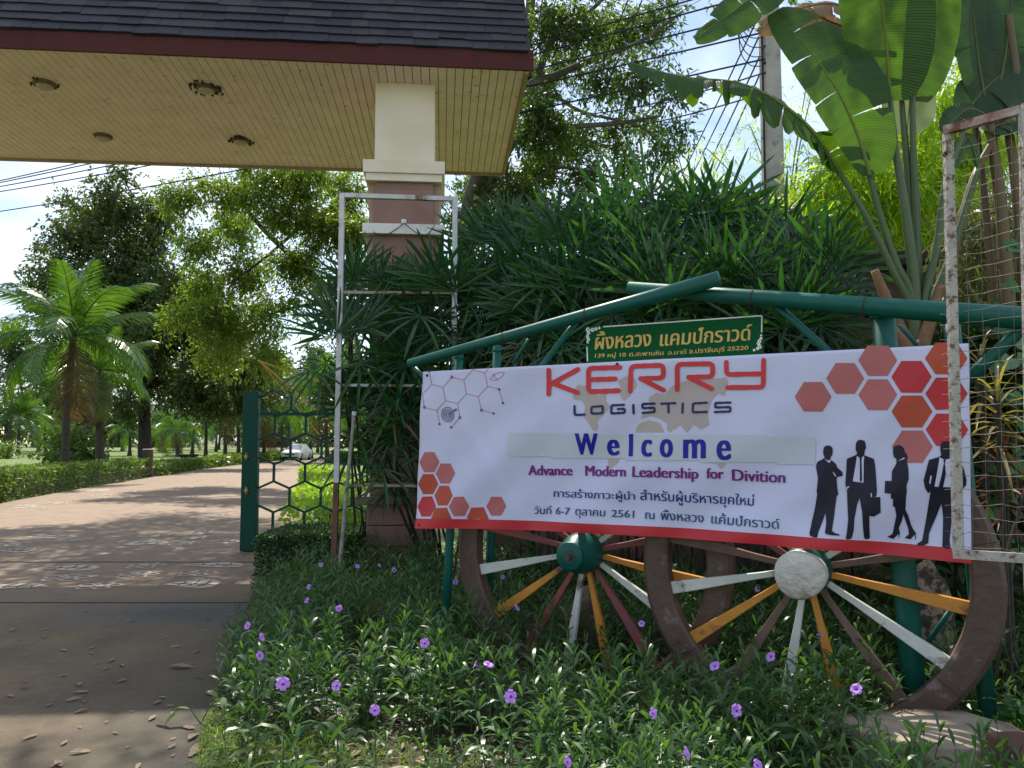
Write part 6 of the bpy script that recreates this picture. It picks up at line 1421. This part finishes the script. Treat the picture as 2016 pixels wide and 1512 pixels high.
# ------------------------------------------------------------------ car on the drive
cy = 70; cb = at(584, 906, cy); ct = thing('silver_car', 'silver white sedan driving towards the gate in the distance', 'car', V((cb.x, cy, 0)))
m_car = M('silver_paint', (.72, .74, .76), .3, (.68, .7, .72), 2); m_glassd = M('car_glass', (.02, .025, .03), .1); m_tyre = M('tyre_rubber', (.015, .015, .015), .8); m_lamp = M('lamp_glass_clear', (.8, .8, .78), .1)
def sec(y, prof): return [V((cb.x + s_ * x, cy + y, z)) for s_, x, z in prof]
def prof(w_, z0, zs, zt, wt): return [(-1, w_ * .92, z0), (1, w_ * .92, z0), (1, w_, zs * .6), (1, w_, zs), (1, wt, zt), (-1, wt, zt), (-1, w_, zs), (-1, w_, zs * .6)]
mb = MB(); mb.rings([sec(y, prof(*q)) for y, q in ((-2.15, (.78, .28, .55, .62, .6)), (-2.0, (.86, .2, .68, .76, .7)), (-.9, (.88, .2, .82, .95, .78)), (1.5, (.88, .2, .88, 1.0, .78)), (2.2, (.82, .3, .8, .98, .7)))]); obj('body', mb, m_car, ct, smooth=False, bevel=.05)
mb = MB(); mb.rings([[V((cb.x + x, cy + y, z)) for x, y, z in ((-.74, -.95, .94), (.74, -.95, .94), (.76, 1.75, .97), (-.76, 1.75, .97))], [V((cb.x + x, cy + y, z)) for x, y, z in ((-.56, -.1, 1.44), (.56, -.1, 1.44), (.56, 1.1, 1.44), (-.56, 1.1, 1.44))]]); obj('roof', mb, m_car, ct, bevel=.04)
mb = MB(); mb.poly([V((cb.x + x, cy + y - .02, z)) for x, y, z in ((-.68, -.92, .97), (.68, -.92, .97), (.53, -.15, 1.41), (-.53, -.15, 1.41))]); obj('windscreen', mb, M('sky_painted_glass', (.25, .3, .34), .08), ct)  # reflected sky is put into the windscreen's base colour
for s_ in (-1, 1):
    mb = MB(); mb.box((cb.x + s_ * .62, cy - 2.1, .66), (.36, .12, .14)); obj('headlight', mb, m_lamp, ct, bevel=.02)
    mb = MB(); mb.box((cb.x + s_ * .97, cy - .75, .98), (.2, .12, .14)); obj('mirror', mb, m_car, ct, bevel=.03)
    for y in (-1.35, 1.35):
        mb = MB(); c = V((cb.x + s_ * .78, cy + y, .32)); mb.tube([c - V((.1, 0, 0)), c + V((.1, 0, 0))], .32, 18); wq = obj('wheel', mb, m_tyre, ct); mb = MB(); mb.tube([c - V((.11, 0, 0)), c + V((.11, 0, 0))], .19, 12); obj('wheel_rim', mb, m_metal, wq)
mb = MB(); mb.box((cb.x, cy - 2.17, .56), (.8, .06, .13)); obj('grille', mb, m_glassd, ct); mb = MB(); mb.box((cb.x, cy - 2.185, .40), (.5, .05, .12)); obj('number_plate', mb, m_white, ct); mb = MB(); mb.box((cb.x, cy - 2.12, .27), (1.3, .1, .12)); obj('lower_grille', mb, m_glassd, ct)
# dark garden cart and small figures of things by the far hedge
for u, y, lab in ((372, 58, 'dark wheelbarrow standing on the lawn by the far hedge'),):
    b = on_ground(u, y); t = thing('wheelbarrow', lab, 'wheelbarrow', b); mb = MB(); mb.rings([[b + V((x * .38, yy * .28, .35)) for x, yy in ((-1, -1), (1, -1), (1, 1), (-1, 1))], [b + V((x * .62, yy * .4, .72)) for x, yy in ((-1, -1), (1, -1), (1, 1), (-1, 1))]]); obj('tray', mb, m_tyre, t); mb = MB(); c = b + V((.62, 0, .22)); mb.tube([c - V((0, .05, 0)), c + V((0, .05, 0))], .22, 14); obj('wheel', mb, m_tyre, t)
    for s_ in (-1, 1): mb = MB(); mb.bar(b + V((.62, s_ * .12, .22)), b + V((-1.15, s_ * .3, .7)), .04); obj('handle', mb, m_barkdark, t); mb = MB(); mb.bar(b + V((-.35, s_ * .22, .4)), b + V((-.4, s_ * .22, 0)), .04); obj('leg', mb, m_barkdark, t)
